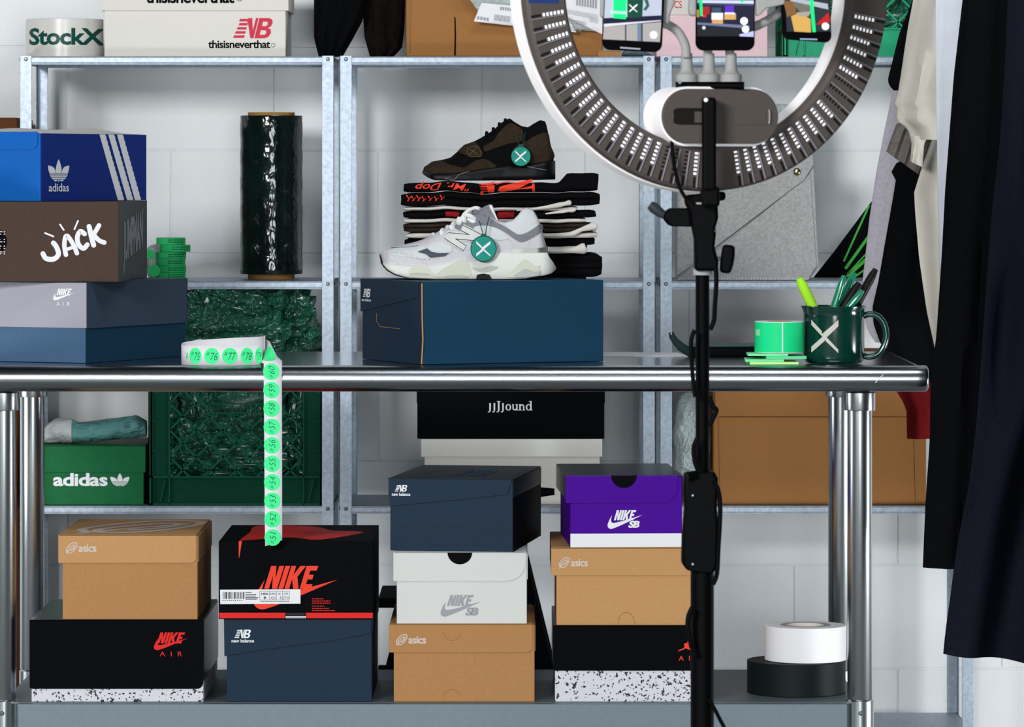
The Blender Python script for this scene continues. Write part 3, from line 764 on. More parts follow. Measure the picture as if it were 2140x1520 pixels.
# cartons
def carton(label, pl, pr, top, base_z, y, depth, crease=None, slit=None, mat=None):
    k = S(y); pb = HY+(CZ-base_z)/k
    b = Box(label, pl, pr, pb-top, y, base_z, depth, name='cardboard_carton', cat='carton')
    b.body(mat or m_carton, bevel=.003)
    if crease:
        mb = MB().prism([(b.lx(pl+14), b.lz(crease)), (b.lx(pr-8), b.lz(crease)), (b.lx(pr-8), b.lz(crease)-.0012), (b.lx(pl+14), b.lz(crease)-.0012)], -b.d/2-.0016, -b.d/2+.0004)
        mb.build('crease', M('crease_shadow', '#6b4524', .9, var=0), b.t, local=True)
        mb = MB(); mb.prism([(b.lx(pl+4), b.lz(crease)+.0004), (b.lx(pr-3), b.lz(crease)+.0004), (b.lx(pr-3), b.h-.002), (b.lx(pl+4), b.h-.002)], -b.d/2-.0035, -b.d/2-.0002)
        mb.build('flap', mat or m_carton, b.t, local=True, bevel=.001)
        for px in (pl+16, pr-22):
            mb = MB(); mb.tube([(b.lx(px), -b.d/2-.0002, .004), (b.lx(px-4), -b.d/2-.0002, b.lz(crease)-.002)], .0011, 6); mb.build('fold_ridge', mat or m_carton, b.t, local=True)
    if slit:
        for px, y0_, y1_ in slit:
            d = Dec().poly([(px-1.5, y0_), (px+1.2, y0_+4), (px+2.2, (y0_+y1_)/2), (px+1.6, y1_), (px-2.2, y1_), (px-1.0, (y0_+y1_)/2)]); b.dec(d, m_inkk, name='slit')
    MB().box(-b.w/2+.004, b.w/2-.004, -.002, .002, b.h-.0001, b.h+.0003).build('top_seam', m_inkk, b.t, local=True)
    return b
ct = carton('brown corrugated carton with a torn slit on top of the middle rack', 849, 1260, -95, ZS[0]+.0004, 1.09, .25, slit=[(951, 34, 116)])
mb = MB(); mb.tube([(ct.lx(856), -ct.d/2-.0004, .006), (ct.lx(860), -ct.d/2-.0002, ct.h-.01)], .0014, 6); mb.build('fold_ridge', m_carton, ct.t, local=True)
carton('large brown carton with a creased front on the lower shelf at right', 1490, 1936, 738, ZS[2]+.0004, 1.085, .25, crease=871)
# poly mailer lying over the carton
y = 1.062
t = thing('poly_mailer', 'clear plastic mailer with shipping labels hanging over the carton', 'mailer', (PX(1120, y), y+.01, PZ(60, y)))
def wav(off): return lambda a, b: Vector((PX(a, y), y+off+.004*math.sin(a*.03+b*.02)+.002*noise.noise(Vector((a*.05, b*.05, 1))), PZ(b, y)))
def slab(name, pts, off, th, mat, sx=12, sy=12, smooth=60):
    d = Dec().poly(pts); return d.place(name, wav(off), mat, t, slice_x=sx, slice_y=sy, smooth=smooth, solid=th)
slab('plastic_sheet', [(930, -90), (975, -10), (1000, 24), (1010, 28), (1100, 50), (1180, 60), (1258, 66), (1259, -90)], .009, .003, m_clear)
slab('shipping_label', [(990, 45), (1006, 6), (1160, 20), (1185, 34), (1205, 68)], -.001, .0008, m_paper)
slab('shipping_label', [(1150, -90), (1150, 20), (1259, 72), (1259, -90)], .002, .0008, m_paper)
d = Dec()
for i in range(13): d.poly([(1034+i*2.6, 30+i*.35), (1035.2+i*2.6, 30.2+i*.35), (1033.5+i*2.6, 43+i*.35), (1032.2+i*2.6, 42.8+i*.35)])
for i in range(4): d.poly([(998+i*6.5, 34+i), (1002+i*6.5, 34.6+i), (1001+i*6.5, 41+i), (997+i*6.5, 40.4+i)])
for i in range(9): d.poly([(1046+i*5, 14+i*.6), (1049+i*5, 14.4+i*.6), (1048+i*5, 21+i*.6), (1045+i*5, 20.6+i*.6)])
for (x0, y0, x1, y1) in ((1175, 18, 1250, 32), (1175, 38, 1225, 46), (1232, 36, 1250, 40), (1175, 52, 1215, 58)):
    for kx in range(4): d.poly([(x0, y0+kx*2.6), (x1, y1+kx*2.6), (x1, y1+kx*2.6+.6), (x0, y0+kx*2.6+.6)])
for i in range(8): d.poly([(1205+i*5.6, -14+i), (1207.5+i*5.6, -13.6+i), (1206.5+i*5.6, 12+i*.8), (1204+i*5.6, 11+i*.8)])
d1, d2 = Dec(), Dec()
for f in d.f:
    q = d1 if sum(d.v[i][0] for i in f)/len(f) < 1140 else d2; q.add([d.v[i] for i in f], [tuple(range(len(f)))])
for q in (d1, d2): q.place('label_print', wav(-.0026), m_inkg, t, slice_x=14, slice_y=14)

# small things beside it
b = Box('flat folded piece of kraft board on top of the middle rack', 1250, 1297, 11, 1.08, ZS[0]+.0004, .12, name='folded_board', cat='cardboard'); b.body(m_kraft, bevel=.001)
MB().box(-b.w/2, b.w/2, -b.d/2-.001, b.d/2-.01, b.h+.0003, b.h+.0015).build('top_fold', m_kraft2, b.t, local=True)
MB_ = MB(); y = 1.12; rs = []
for i in range(12):
    u = i/11; xx = PX(lerp(1300, 1364, u), y); hgt = (.009+.004*math.sin(u*5))*(math.sin(PI*min(.97, max(.03, u)))**.35)
    rs.append([Vector((xx, y+.03*math.cos(2*PI*j/14), ZS[0]+.0005+hgt+hgt*math.sin(2*PI*j/14))) for j in range(14)])
MB_.rings(rs); tag(MB_.build('cloth_bundle', M('grey_cloth', (.13, .17, .20), .9, var=.1), smooth=70, loc=(PX(1332, y), y, ZS[0])), 'small folded grey cloth on the rack top below the left phone', 'cloth')

# pink box
b = Box('pink shoe box with white lid and red lettering behind the phones', 1372, 1604, 150, 1.085, ZS[0]+.0004, .26)
b.body(m_pink, top=.003); l, r_ = b.lx(1370), b.lx(1440)
MB().prism([(l, b.lz(31)), (r_, b.lz(31)), (b.lx(1606), b.lz(20)), (b.lx(1606), b.h), (l, b.h)], -b.d/2-.0022, -b.d/2-.0002).build('lid_front', m_cream, b.t, local=True, bevel=.0005)
MB().box(l, b.lx(1606), -b.d/2-.0022, b.d/2, b.h-.0025, b.h).build('lid', m_cream, b.t, local=True, bevel=.0005)
d = Dec().text('ASICS', 1388, 2, 1425, 17, bold=.0); b.dec(d, m_red, .0027, 'printed_lettering')

# crates
def crate(label, pl, y, zb, mat, w=.33, h=.282, dp=.255):
    cx = PX(pl, y)+w/2
    t = thing('milk_crate', label, 'crate', (cx, y+dp/2, zb))
    t3 = .0035
    def side(org, ux, W, lat, name='crate_side'):
        # org: bottom left corner, ux: direction along the side; outward is ux x z reversed
        n = ux.cross(Vector((0, 0, 1)))   # outward
        def B(mb, a0, a1, z0, z1, o0, o1):
            vs = []
            for zz in (z0, z1):
                for (aa, oo) in ((a0, o0), (a1, o0), (a1, o1), (a0, o1)):
                    p = org+ux*aa-n*oo; vs.append((p.x, p.y, p.z+zz))
            mb.add(vs, [(3,2,1,0),(4,5,6,7),(0,1,5,4),(1,2,6,5),(2,3,7,6),(3,0,4,7)])
        mb = MB(); c = .040; b0_ = .052
        B(mb, 0, c, b0_, h, .004, .004+t3); B(mb, W-c, W, b0_, h, .004, .004+t3)
        B(mb, 0, W, 0, b0_, .0055, .0055+t3)
        mb.build(name, mat, t)
        mb = MB()
        for a in (0, W-.002): B(mb, a, a+.002, 0, h, 0, .008)
        for a in (c-.002, W-c): B(mb, a, a+.0022, 0, h, 0, .008)
        for z in (0, b0_-.001, h-.003): B(mb, 0, W, z, z+.0028, 0, .009)
        for z in (.10, .155, .21): B(mb, .006, .016, z, z+.0018, 0, .006); B(mb, W-.016, W-.006, z, z+.0018, 0, .006)
        mid = W/2
        # handle lip with small cells
        B(mb, mid-.058, mid+.058, .171, .1735, 0, .010); B(mb, mid-.052, mid+.052, .188, .1905, 0, .010)
        for k in range(8): B(mb, mid-.051+k*.0143, mid-.0492+k*.0143, .1735, .188, 0, .008)
        for s_ in (-1, 1):
            for k in range(7):
                a = mid+s_*(.052+.006*k); z = .178+.0022*k*k*.55+k*.004
                B(mb, min(a, a+s_*.006), max(a, a+s_*.006), z, z+.010, 0, .008)
        for a in (.022, W-.030):
            for k in range(6): B(mb, a+k*.0016, a+k*.0016+.002, .004+k*.007, .013+k*.007, 0, .006)
        mb.build('rib_frame', m_dkgreen_rib if mat is m_dkgreen else mat, t)
        if lat:
            mb = MB(); x0_, x1_, z0_, z1_ = c, W-c, b0_, h-.004; sp = .0502
            def bar(pa, pb):
                L = math.hypot(pb[0]-pa[0], pb[1]-pa[1]);
                if L < .008: return
                ex, ez = (pb[0]-pa[0])/L*.0018, (pb[1]-pa[1])/L*.0018; vs = []
                for oo in (.001, .009):
                    for q, sg in ((pa, 1), (pb, 1), (pb, -1), (pa, -1)):
                        p = org+ux*(q[0]-ez*sg)-n*oo; vs.append((p.x, p.y, p.z+q[1]+ex*sg))
                mb.add(vs, [(3,2,1,0),(4,5,6,7),(0,1,5,4),(1,2,6,5),(2,3,7,6),(3,0,4,7)])
            for sg in (1, -1):
                k = -12
                while k < 14:
                    c0 = mid+k*sp+sp/2*0; k += 1
                    seg = []; prev = None; N = 60
                    for i in range(N+1):
                        z = lerp(z0_, z1_, i/N); xx = c0+sg*(z-.115)
                        ok = x0_ <= xx <= x1_ and not (abs(xx-mid) < .062 and z > .171)
                        if ok: seg.append((xx, z))
                        elif seg:
                            bar(seg[0], seg[-1]); seg = []
                    if seg: bar(seg[0], seg[-1])
            mb.build('lattice', m_dkgreen_rib if mat is m_dkgreen else mat, t)
    X = Vector((1, 0, 0)); Y = Vector((0, 1, 0)); x0 = cx-w/2; x1 = cx+w/2
    side(Vector((x0, y, zb)), X, w, True); side(Vector((x1, y+dp, zb)), -X, w, True)
    side(Vector((x1, y, zb)), Y, dp, True); side(Vector((x0, y+dp, zb)), -Y, dp, True)
    MB().box(x0+.006, x1-.006, y+.006, y+dp-.006, zb+.0, zb+.004).build('crate_floor', mat, t)
    return t, cx
def lump(name, mat, cx, cy, z0, z1, rx, ry, label=None, cat=None, pw=.28, amp=.02, fs=14, seed=0, nu=96, nv=64, parent=None, group=None, topn=.5, taper=None, ztilt=0):
    rs = []
    for i in range(nv+1):
        ph = -PI/2+PI*i/nv; cz = math.copysign(abs(math.sin(ph))**(pw*1.6), math.sin(ph)); cr = max(1e-4, math.cos(ph))**pw; ring = []
        for j in range(nu):
            a = 2*PI*j/nu; ca, sa = math.cos(a), math.sin(a)
            x = math.copysign(abs(ca)**pw, ca)*cr; yv = math.copysign(abs(sa)**pw, sa)*cr
            p = Vector((x, yv, cz)); q = Vector((x*rx, yv*ry, cz*(z1-z0)/2))*fs+Vector((seed, seed*2.3, seed*.7))
            n1 = 1-abs(noise.noise(q))*2; n2 = 1-abs(noise.noise(q*2.1+Vector((5, 1, 2))))*2; n3 = noise.noise(q*5)
            dd = amp*(n1*.6+n2*.35+n3*.12-.75)
            tp = taper((cz+1)/2) if taper else 1
            X_ = (rx*x*tp+dd*x*1.0); Y_ = (ry*yv*tp+dd*yv); Z_ = (z0+z1)/2+cz*(z1-z0)/2+(dd if cz > topn else 0)*cz+ztilt*x
            ring.append(Vector((cx+X_, cy+Y_, max(z0, Z_))))
        rs.append(ring)
    mb = MB(); mb.rings(rs); o = mb.build(name, mat, parent, smooth=60, loc=(cx, cy, z0))
    if label: tag(o, label, cat, group)
    return o
crate('dark green plastic milk crate stuffed with green film on the lower shelf', 310, 1.075, ZS[2]+.0004, m_dkgreen)
cxc = PX(310, 1.075)+.165
lump('film_bundle', m_film, cxc, 1.075+.1275, ZS[2]+.008, ZS[1]-LIP-.001, .156, .108, 'crumpled green plastic film bulging up out of the dark green crate', 'plastic film', amp=.034, fs=17, topn=.55, nu=150, nv=120)
t, cxt = crate('bright green plastic crate on top of the rack behind the ring light', 1637, 1.075, ZS[0]+.0004, m_crate2)
lump('film_bundle', m_film, cxt, 1.075+.1275, ZS[0]+.008, ZS[0]+.25, .150, .104, 'green film bundle packed inside the bright green crate', 'plastic film', amp=.02, fs=17, seed=5)

# dark film roll standing on the middle shelf
y = 1.20; cx = PX(567, y); k = S(y); zb = ZS[1]+.0004
t = thing('stretch_film_roll', 'tall roll of dark green stretch film standing on the shelf', 'film roll', (cx, y, zb))
MB().hollow(.040, .0445, zb, PZ(235, y), (cx, y, 0), 40).build('core', m_core, t, smooth=40)
prof = [(.0452, zb+.010), (.0585, zb+.010)]+[(.0594+.0005*math.sin(q*.9)+.0002*math.sin(q*2.7), zb+.011+q*(PZ(243, y)-zb-.012)/40) for q in range(41)]+[(.0585, PZ(242, y)), (.0452, PZ(242, y))]
MB().lathe(prof+[prof[0]], (cx, y, 0), 72, cap=False).build('film', m_filmroll, t, smooth=50)

# green tape rolls and the bag beside them
y = 1.22; k = S(y); z = ZS[1]+.0004; n = 0
rolls = [(357, 31, 14.2), (358, 31, 14.2), (357, 30.5, 14.2), (358, 31, 14.2), (366, 32, 15.0), (357, 30.5, 14.8)]
names = ['bottom roll of the green masking tape stack', 'second lowest roll of the green masking tape stack', 'third roll from the bottom of the green masking tape stack', 'fourth roll from the bottom of the green masking tape stack', 'green masking tape roll pushed out to the right, second from top', 'topmost green masking tape roll of the small stack']
for i, (px, rp, hp) in enumerate(rolls):
    cx = PX(px, y); r = rp*k; h = hp*k
    t = thing('masking_tape_roll', names[i], 'tape roll', (cx, y, z), group='green masking tape rolls on the shelf')
    MB().hollow(r*.62, r, z, z+h-.0003, (cx, y, 0), 36).build('tape', m_tapegreen, t, smooth=40, bevel=.0006)
    MB().hollow(r*.56, r*.615, z, z+h-.0003, (cx, y, 0), 36).build('core', m_core, t, smooth=40)
    pt = HY+(CZ-z-h)/S(y-r); d = Dec()
    for row in range(2):
        x = px-rp*.2
        while x < px+rp*.8: w_ = random.uniform(2, 5); d.rect(x, pt+4+row*4.5, x+w_, pt+5.8+row*4.5); x += w_+1.4
    d.place('printed_text', cyl_map(cx, y, r), m_inkgr, t, slice_x=3)
    z += h
lump('label_bag', m_clear, PX(322, 1.2), 1.25, ZS[1]+.0005, PZ(512, 1.2), .020, .03, 'clear bag of green labels beside the green tape rolls', 'bag', amp=.006, fs=30, nu=48, nv=36, pw=.5)
y = 1.195
for i, (px, py, rr) in enumerate(((314, 532, 10), (322, 566, 13))):
    cx_, cz_ = PX(px, y), PZ(py, y); mb = MB(); r = rr*S(y)
    mb.rings([[(cx_+q*math.cos(2*PI*j/20), yy, cz_+q*math.sin(2*PI*j/20)) for j in range(20)] for q, yy in ((r, y), (r, y+.003))])
    o = mb.build('green_label', m_tapegreen, None, loc=(cx_, y, cz_)); o.parent = bpy.data.objects['label_bag']; o.location = Vector(o.location)-bpy.data.objects['label_bag'].location; RM[bpy.data.objects['label_bag']] = 0

# green shoe box and the rolled mailer
b = Box('green lidded shoe box with white lettering on the lower left shelf', 86, 300, 124, 1.075, ZS[2]+.0004, .26)
b.body(m_green, top=.003); lh = b.h-56*b.k; l, r_ = b.lx(81), b.lx(304)
mb = MB(); mb.box(l, r_, -b.d/2-.0035, -b.d/2-.0018, lh, b.h); mb.box(l, r_, b.d/2+.0018, b.d/2+.0035, lh, b.h); mb.box(l, l+.0017, -b.d/2-.0018, b.d/2+.0018, lh, b.h); mb.box(r_-.0017, r_, -b.d/2-.0018, b.d/2+.0018, lh, b.h); mb.box(l, r_, -b.d/2-.0035, b.d/2+.0035, b.h-.0017, b.h+.0001)
mb.build('lid', m_green, b.t, local=True, bevel=.0006)
dy = b.pb-1055
d = Dec(); d.text('adidas', 111, 988.5+dy, 225, 1016+dy, bold=.03, space=.95); d.unit(231, 989+dy, 270, 1016+dy, lg_trefoil); b.dec(d, m_ink)
zt_ = ZS[2]+.0004+b.h+.0006
rs = []; N = 30; y = 1.14
for i in range(N+1):
    u = i/N; xx = lerp(PX(86, y), PX(306, y), u)
    rr = interp([(0, .008), (.04, .018), (.15, .0245), (.28, .0245), (.36, .020), (.6, .021), (.9, .0225), (1, .016)], u)
    zc = zt_+rr*.98+max(0, u-.35)*.018; ring = []
    for j in range(28):
        a = 2*PI*j/28; q = rr*(1+.10*noise.noise(Vector((u*9, math.cos(a)*2, math.sin(a)*2)))); ring.append(Vector((xx, y+q*1.3*math.cos(a), zc+q*math.sin(a)*.95)))
    rs.append(ring)
def teal_grad():
    return m_clearT
mb = MB(); mb.rings(rs[9:]); t = thing('rolled_mailer', 'rolled up plastic mailer lying on the green shoe box', 'mailer', (PX(195, y), y, zt_))
mb.build('roll', m_clearT, t, smooth=60)
mb = MB(); mb.rings(rs[:10]); mb.build('bunched_end', M('milky_poly', (.50, .53, .54), .3, var=.1, vs=20, bump=.3, bs=40, vor=True), t, smooth=60)
d = Dec()
for x0, y0, x1 in ((259, 883, 272), (259, 888, 270), (260, 892, 272), (274, 902, 288)): d.poly([(x0, y0), (x1, y0-2), (x1, y0-.6), (x0, y0+1.6)])
d.place('printed_text', lambda a, c: Vector((PX(a, y-.028), y-.0305, PZ(c, y-.028)-.001)), m_inkgr, t)

# black box on white box, middle bay
b = Box('white glossy lidded shoe box on the lower shelf under the black one', 887, 1253, 137, 1.085, ZS[2]+.0004, .25)
b.body(m_cream, top=.003); lh = b.h-37*b.k; l, r_ = b.lx(880), b.lx(1258)
mw = M('glossy_white_card', '#d8d5ce', .25, var=.02, coat=.3)
mb = MB(); mb.box(l, r_, -b.d/2-.0045, -b.d/2-.0018, lh, b.h); mb.box(l, r_, b.d/2+.0018, b.d/2+.0035, lh, b.h); mb.box(l, l+.0017, -b.d/2-.0018, b.d/2+.0018, lh, b.h); mb.box(r_-.0017, r_, -b.d/2-.0018, b.d/2+.0018, lh, b.h); mb.box(l, r_, -b.d/2-.0045, b.d/2+.0035, b.h-.0017, b.h+.0001)
mb.build('lid', mw, b.t, local=True, bevel=.001)
b2 = Box('black shoe box with white serif lettering above the white one', 872, 1263, 130, 1.08, ZS[2]+.0004+b.h+.0006, .262)
b2.body(m_black); MB().box(-b2.w/2-.001, b2.w/2+.001, -b2.d/2-.0006, b2.d/2, b2.h-.05, b2.h+.0005).build('lid', m_black, b2.t, local=True, bevel=.0006)
def serif(d, s, x0, x1, yb, hcap):
    # slab-footed capitals and small letters drawn from strokes
    w = hcap*.17; x = x0
    for _ in range(4):
        X_ = x+6.2; d.rect(X_-w/2, yb-hcap, X_+w/2, yb+.5); d.rect(X_-3.6, yb-hcap, X_+3.4, yb-hcap+1.4)
        d.stroke([(X_+.2, yb), (X_-1.0, yb+2.6), (X_-3.6, yb+3.2)], 2.0); x += 9.0
    x += 2.4
    for ch in 'ound':
        xh = hcap*.66; c = x+6
        if ch in 'od':
            n = 20; d.poly([(c+6*math.cos(2*PI*i/n), yb-xh/2+(xh/2+.3)*math.sin(2*PI*i/n)) for i in range(n)], [[(c+3*math.cos(2*PI*i/n), yb-xh/2+(xh/2-1.4)*math.sin(2*PI*i/n)) for i in range(n)]])
        if ch == 'd': d.rect(c+3, yb-hcap, c+6.2, yb); d.rect(c+.8, yb-hcap, c+3.2, yb-hcap+1.5); d.rect(c+6, yb-1.4, c+7.8, yb)
        if ch == 'u':
            d.stroke([(c-3.6, yb-xh+.5), (c-3.6, yb-3), (c-.8, yb-.8), (c+3.4, yb-2.6)], 2.8, smooth=False, caps=False); d.rect(c+2.6, yb-xh, c+5.6, yb)
            d.rect(c-6, yb-xh, c-3, yb-xh+1.4); d.rect(c+.8, yb-xh, c+3, yb-xh+1.4); d.rect(c+5, yb-1.4, c+7.2, yb)
        if ch == 'n':
            d.rect(c-5.2, yb-xh, c-2.2, yb); d.rect(c-7, yb-xh, c-4, yb-xh+1.4); d.rect(c-7, yb-1.4, c-.4, yb)
            d.stroke([(c-3, yb-xh+2.6), (c+.6, yb-xh+1), (c+4, yb-xh+3), (c+4, yb)], 2.8, smooth=False, caps=False); d.rect(c+1.4, yb-1.4, c+7, yb)
        x += 14.4 if ch != 'o' else 13.6
d = Dec(); serif(d, '', 1018, 1115, 858, 19.5); b2.dec(d, m_ink, name='printed_lettering')

# clear round bag beside the carton
lump('clear_bag', m_clear, PX(1447, 1.12), 1.15, ZS[2]+.0005, PZ(822, 1.12), .037, .05, 'clear plastic bag with a rounded top standing left of the large carton', 'bag', amp=.008, fs=18, nu=56, nv=48, pw=.6)

# felt sleeve with flap, gold pin
y = 1.10; zb = ZS[1]+.0005
t = thing('felt_sleeve', 'grey felt envelope sleeve leaning on the shelf below the ring light', 'sleeve', (PX(1560, y), y, zb))
def fpoly(pts): return [(PX(a, y), PZ(c, y)) for a, c in pts]
k = HY+(CZ-zb)/S(y)
MB().prism(fpoly([(1412, k), (1690, k), (1712, 556), (1700, 322), (1412, 322)]), y+.006, y+.016).build('back_panel', m_felt, t, bevel=.003)
MB().prism(fpoly([(1426, k-.5), (1690, k-.5), (1707, 556), (1694, 362)]), y+.0022, y+.0058).build('front_panel', m_felt, t, bevel=.0018)
MB().prism(fpoly([(1414, k-8), (1681, 376), (1700, 345), (1699, 324), (1414, 324)]), y-.0016, y+.0018).build('flap', m_felt, t, bevel=.0016)
mb = MB()
for i in range(44):
    a = lerp(1420, 1688, i/43); mb.tube([(PX(a, y), y+.0016, PZ(k-1.2, y)), (PX(a+2, y), y+.0012, PZ(k-5, y))], .0006, 5)
mb.build('edge_stitching', m_paper, t)
mb = MB(); rs = [[(PX(1665, y)+q*math.cos(2*PI*j/16), yy, PZ(359, y)+q*math.sin(2*PI*j/16)) for j in range(16)] for q, yy in ((.0068, y-.0018), (.0070, y-.004), (.004, y-.0062), (.0001, y-.0068))]
mb.rings(rs); mb.build('stud', m_brass, t, smooth=30)
# clear bag behind the felt
t = thing('plastic_pouch', 'clear crinkled plastic pouch rising behind the grey felt sleeve', 'bag', (PX(1600, 1.25), 1.25, ZS[1]))
def pm(a, c): return Vector((PX(a, 1.22), 1.22+.010*noise.noise(Vector((a*.03, c*.03, 0)))+.005*noise.noise(Vector((a*.09, c*.09, 2))), PZ(c, 1.22)))
d = Dec().poly([(1462, 580), (1462, 300), (1590, 296), (1600, 232), (1625, 216), (1670, 222), (1684, 250), (1692, 580)]); d.place('pouch', pm, m_clear, t, slice_x=5, slice_y=5, smooth=70, solid=.002)
d = Dec()
for i in range(6): d.poly([(1468+i*5.5, 306), (1471+i*5.5, 306), (1470+i*5.5, 311), (1466+i*5.5, 311)])
for i in range(3): d.rect(1607, 230+i*9, 1622, 233+i*9)
d.place('printed_text', lambda a, c: pm(a, c)-Vector((0, .0025, 0)), m_grprt, t)
# black board with green stripes
y = 1.28; k = HY+(CZ-ZS[1])/S(y)-1.2
t = thing('striped_board', 'black board with thin green stripes leaning on the shelf behind the garments', 'board', (PX(1790, y), y, ZS[1]+.0005))
SB = [(1700, k), (1742, 528), (1832, 408), (1900, 320), (1930, 320), (1930, k)]
MB().prism([(PX(a, y), PZ(c, y)) for a, c in SB], y, y+.010).build('board', m_black, t, bevel=.001)
for x0, y0, x1, y1, w_ in ((1764, 545, 1816, 430, 2.6), (1768, 560, 1840, 460, 4), (1772, 572, 1850, 487, 2.0), (1772, 576, 1850, 507, 4.6), (1790, 576, 1860, 526, 2.4), (1808, 577, 1860, 545, 3.4)):
    d = Dec().stroke([(x0, y0), (x1, y1)], w_*1.5); d.place('printed_stripe', lambda a, c: Vector((PX(a, y), y-.0005, PZ(c, y))), M('lime_green_print', (.05, .42, .05), .4, var=0), t)

# tall carton left of the rack
b = carton('tall brown carton standing left of the rack, mostly hidden by the blue box', -260, 36, 246, .0005, 1.12, .28, mat=M('dark_board', '#5b351d', .85, var=.08))

# black step stool behind the middle stack
y = .80
t = thing('step_stool', 'black A-frame step stool standing behind the middle box stack', 'stool', (PX(970, y), y+.12, 0))
zt_ = PZ(1120, y)
def leg(x0, x1, yy, yb):
    mb = MB(); X0, X1 = PX(x0, y), PX(x1, y); w_ = .026
    mb.prism([(X0-w_, zt_), (X0+w_, zt_), (X1+w_, 0.001), (X1-w_, 0.001)], yy, yy+.018)
    mb.build('leg', m_black, t, bevel=.003)
for yy in (y, y+.22):
    leg(1060, 1218, yy, 0); leg(905, 742, yy, 0)
def zy(py): return PZ(py, y)
MB().box(PX(790, y), PX(1120, y), y-.012, y+.25, zy(1270), zy(1250)).build('step', m_black, t, bevel=.003)
MB().box(PX(870, y), PX(1096, y), y-.012, y+.25, zt_-.001, zt_+.018).build('top_step', m_black, t, bevel=.003)
mb = MB(); mb.tube([(PX(1085, y), y+.1, zt_+.015), (PX(1110, y), y+.1, zy(1045)), (PX(1128, y), y+.1, zy(1037)), (PX(1160, y), y+.1, zy(1036))], [.008, .009, .0095, .006], 12); mb.build('handle', m_black, t, smooth=50)
for x0, x1, py_ in ((815, 1150, 1410),):
    MB().box(PX(x0-25, y), PX(x1-6, y), y+.001, y+.017, zy(1428), zy(1392)).build('crossbar', m_black, t, bevel=.002)

# ------------------------------------------------------------------ things on the table
# strip of numbered stickers
m_liner = M('liner_paper', '#dfe0e4', .55, var=.01)
m_stk = M('mint_sticker', (.06, .86, .30), .6, var=.03, vs=300, em=.0)
m_pen = M('pen_ink', (.004, .10, .045), .5, var=0)
t = thing('sticker_strip', 'long strip of numbered green round stickers curling over the table edge', 'sticker strip', (PX(465, .03), .06, ZT))
z0, z1 = ZT+.0006, PZ(722, .03)
X = lambda px: PX(px, .03)
path = [(X(545), .030), (X(500), .018), (X(450), .014), (X(410), .020), (X(385), .034), (X(377), .052), (X(384), .078), (X(420), .100), (X(480), .108), (X(535), .085), (X(552), .060)]
path = catmull(path, 6, False); n = len(path)
mb = MB(); rs = []
for i, (a, c) in enumerate(path):
    rise = max(0, i/n-.45)*.028; rs.append([Vector((a, c, z0)), Vector((a, c, z1+rise))])
vs = [p for r in rs for p in r]
mb.add(vs, [(2*i, 2*i+1, 2*i+3, 2*i+2) for i in range(n-1)])
mb.build('backing_strip', m_liner, t, smooth=60, solid=.0004)
# twist from the standing loop to the hanging part
pl_, pr_ = (PX(551, -.004), PX(589, -.004)); yh = -.0035
edge = [(Vector((X(552), .060, z0)), Vector((X(552), .060, z1+.010))), (Vector((X(546), .040, z0+.004)), Vector((X(562), .045, z1+.006))), (Vector((X(546), .018, z0+.005)), Vector((X(571), .030, z1-.006))),
        (Vector((X(549), .006, z0+.004)), Vector((X(580), .018, z1-.018))), (Vector((pl_, .001, z0+.0035)), Vector((pr_, .004, z0+.007))), (Vector((pl_, yh+.0005, z0-.003)), Vector((pr_, yh+.0005, z0-.002))), (Vector((pl_, yh-.001, z0-.012)), Vector((pr_, yh-.001, z0-.012)))]
zb_ = PZ(1142, yh); vs = [p for e in edge for p in e]; m_ = len(edge)
for i in range(1, 13):
    z = lerp(z0-.012, zb_, i/12); yy = yh-.001+.004*math.sin(i*.5)*i/12; vs += [Vector((pl_+.0006*i*.35, yy, z)), Vector((pr_+.0006*i*.1, yy, z+(.010 if i == 12 else 0)))]
mb = MB(); mb.add(vs, [(2*i, 2*i+1, 2*i+3, 2*i+2) for i in range(len(vs)//2-1)]); mb.build('hanging_strip', m_liner, t, smooth=60, solid=.0003)
def digits(d, s, x0, y0, x1, y1, rot=0): d.text('#', *( (x0, y0, x0+(x1-x0)*.3, y0+(y1-y0)*.5) if not rot else (x0+(x1-x0)*.15, y1-(y1-y0)*.28, x0+(x1-x0)*.75, y1)), rot=rot, shear=.3, bold=-.012); d.text(s, *((x0+(x1-x0)*.34, y0+(y1-y0)*.12, x1, y1) if not rot else (x0+(x1-x0)*.1, y0, x1, y1-(y1-y0)*.32)), rot=rot, shear=.3, bold=-.012)
def hang(off):
    def f(a, c):
        q = (PZ(c, yh)-(z0-.012))/(zb_-(z0-.012))*12; q = max(0, q)
        return Vector((PX(a, yh), yh-.001+.004*math.sin(q*.5)*q/12-off, PZ(c, yh)))
    return f
for i, s_ in enumerate(['60', '59', '58', '57', '56', '55', '54', '53', '52', '51']):
    py = 777+i*38.5; px = 567+i*.35
    st = Dec().disc(px, py, 17.2, 17.4).place('sticker', hang(.0006), m_stk, t, slice_y=9)
    d = Dec(); digits(d, s_, px-7, py-12, px+7, py+13, rot=90); d.place('handwriting', hang(.0009), m_pen, st, slice_y=9)
lens = [0]
for i in range(1, n): lens.append(lens[-1]+math.hypot(path[i][0]-path[i-1][0], path[i][1]-path[i-1][1]))
def along(px, off):
    # find the front-path point with that pixel column
    best = None
    for i in range(n//2+4):
        a0, c0 = path[i]; a1, c1 = path[i+1]
        p0 = CXP+a0/S(c0); p1 = CXP+a1/S(c1)
        if min(p0, p1) <= px <= max(p0, p1):
            u = (px-p0)/(p1-p0) if p1 != p0 else 0; tx, ty = a1-a0, c1-c0; L = math.hypot(tx, ty)
            return lerp(a0, a1, u)-(-ty/L)*off*-1*-1, lerp(c0, c1, u)-off
    return PX(px, .03), .03-off
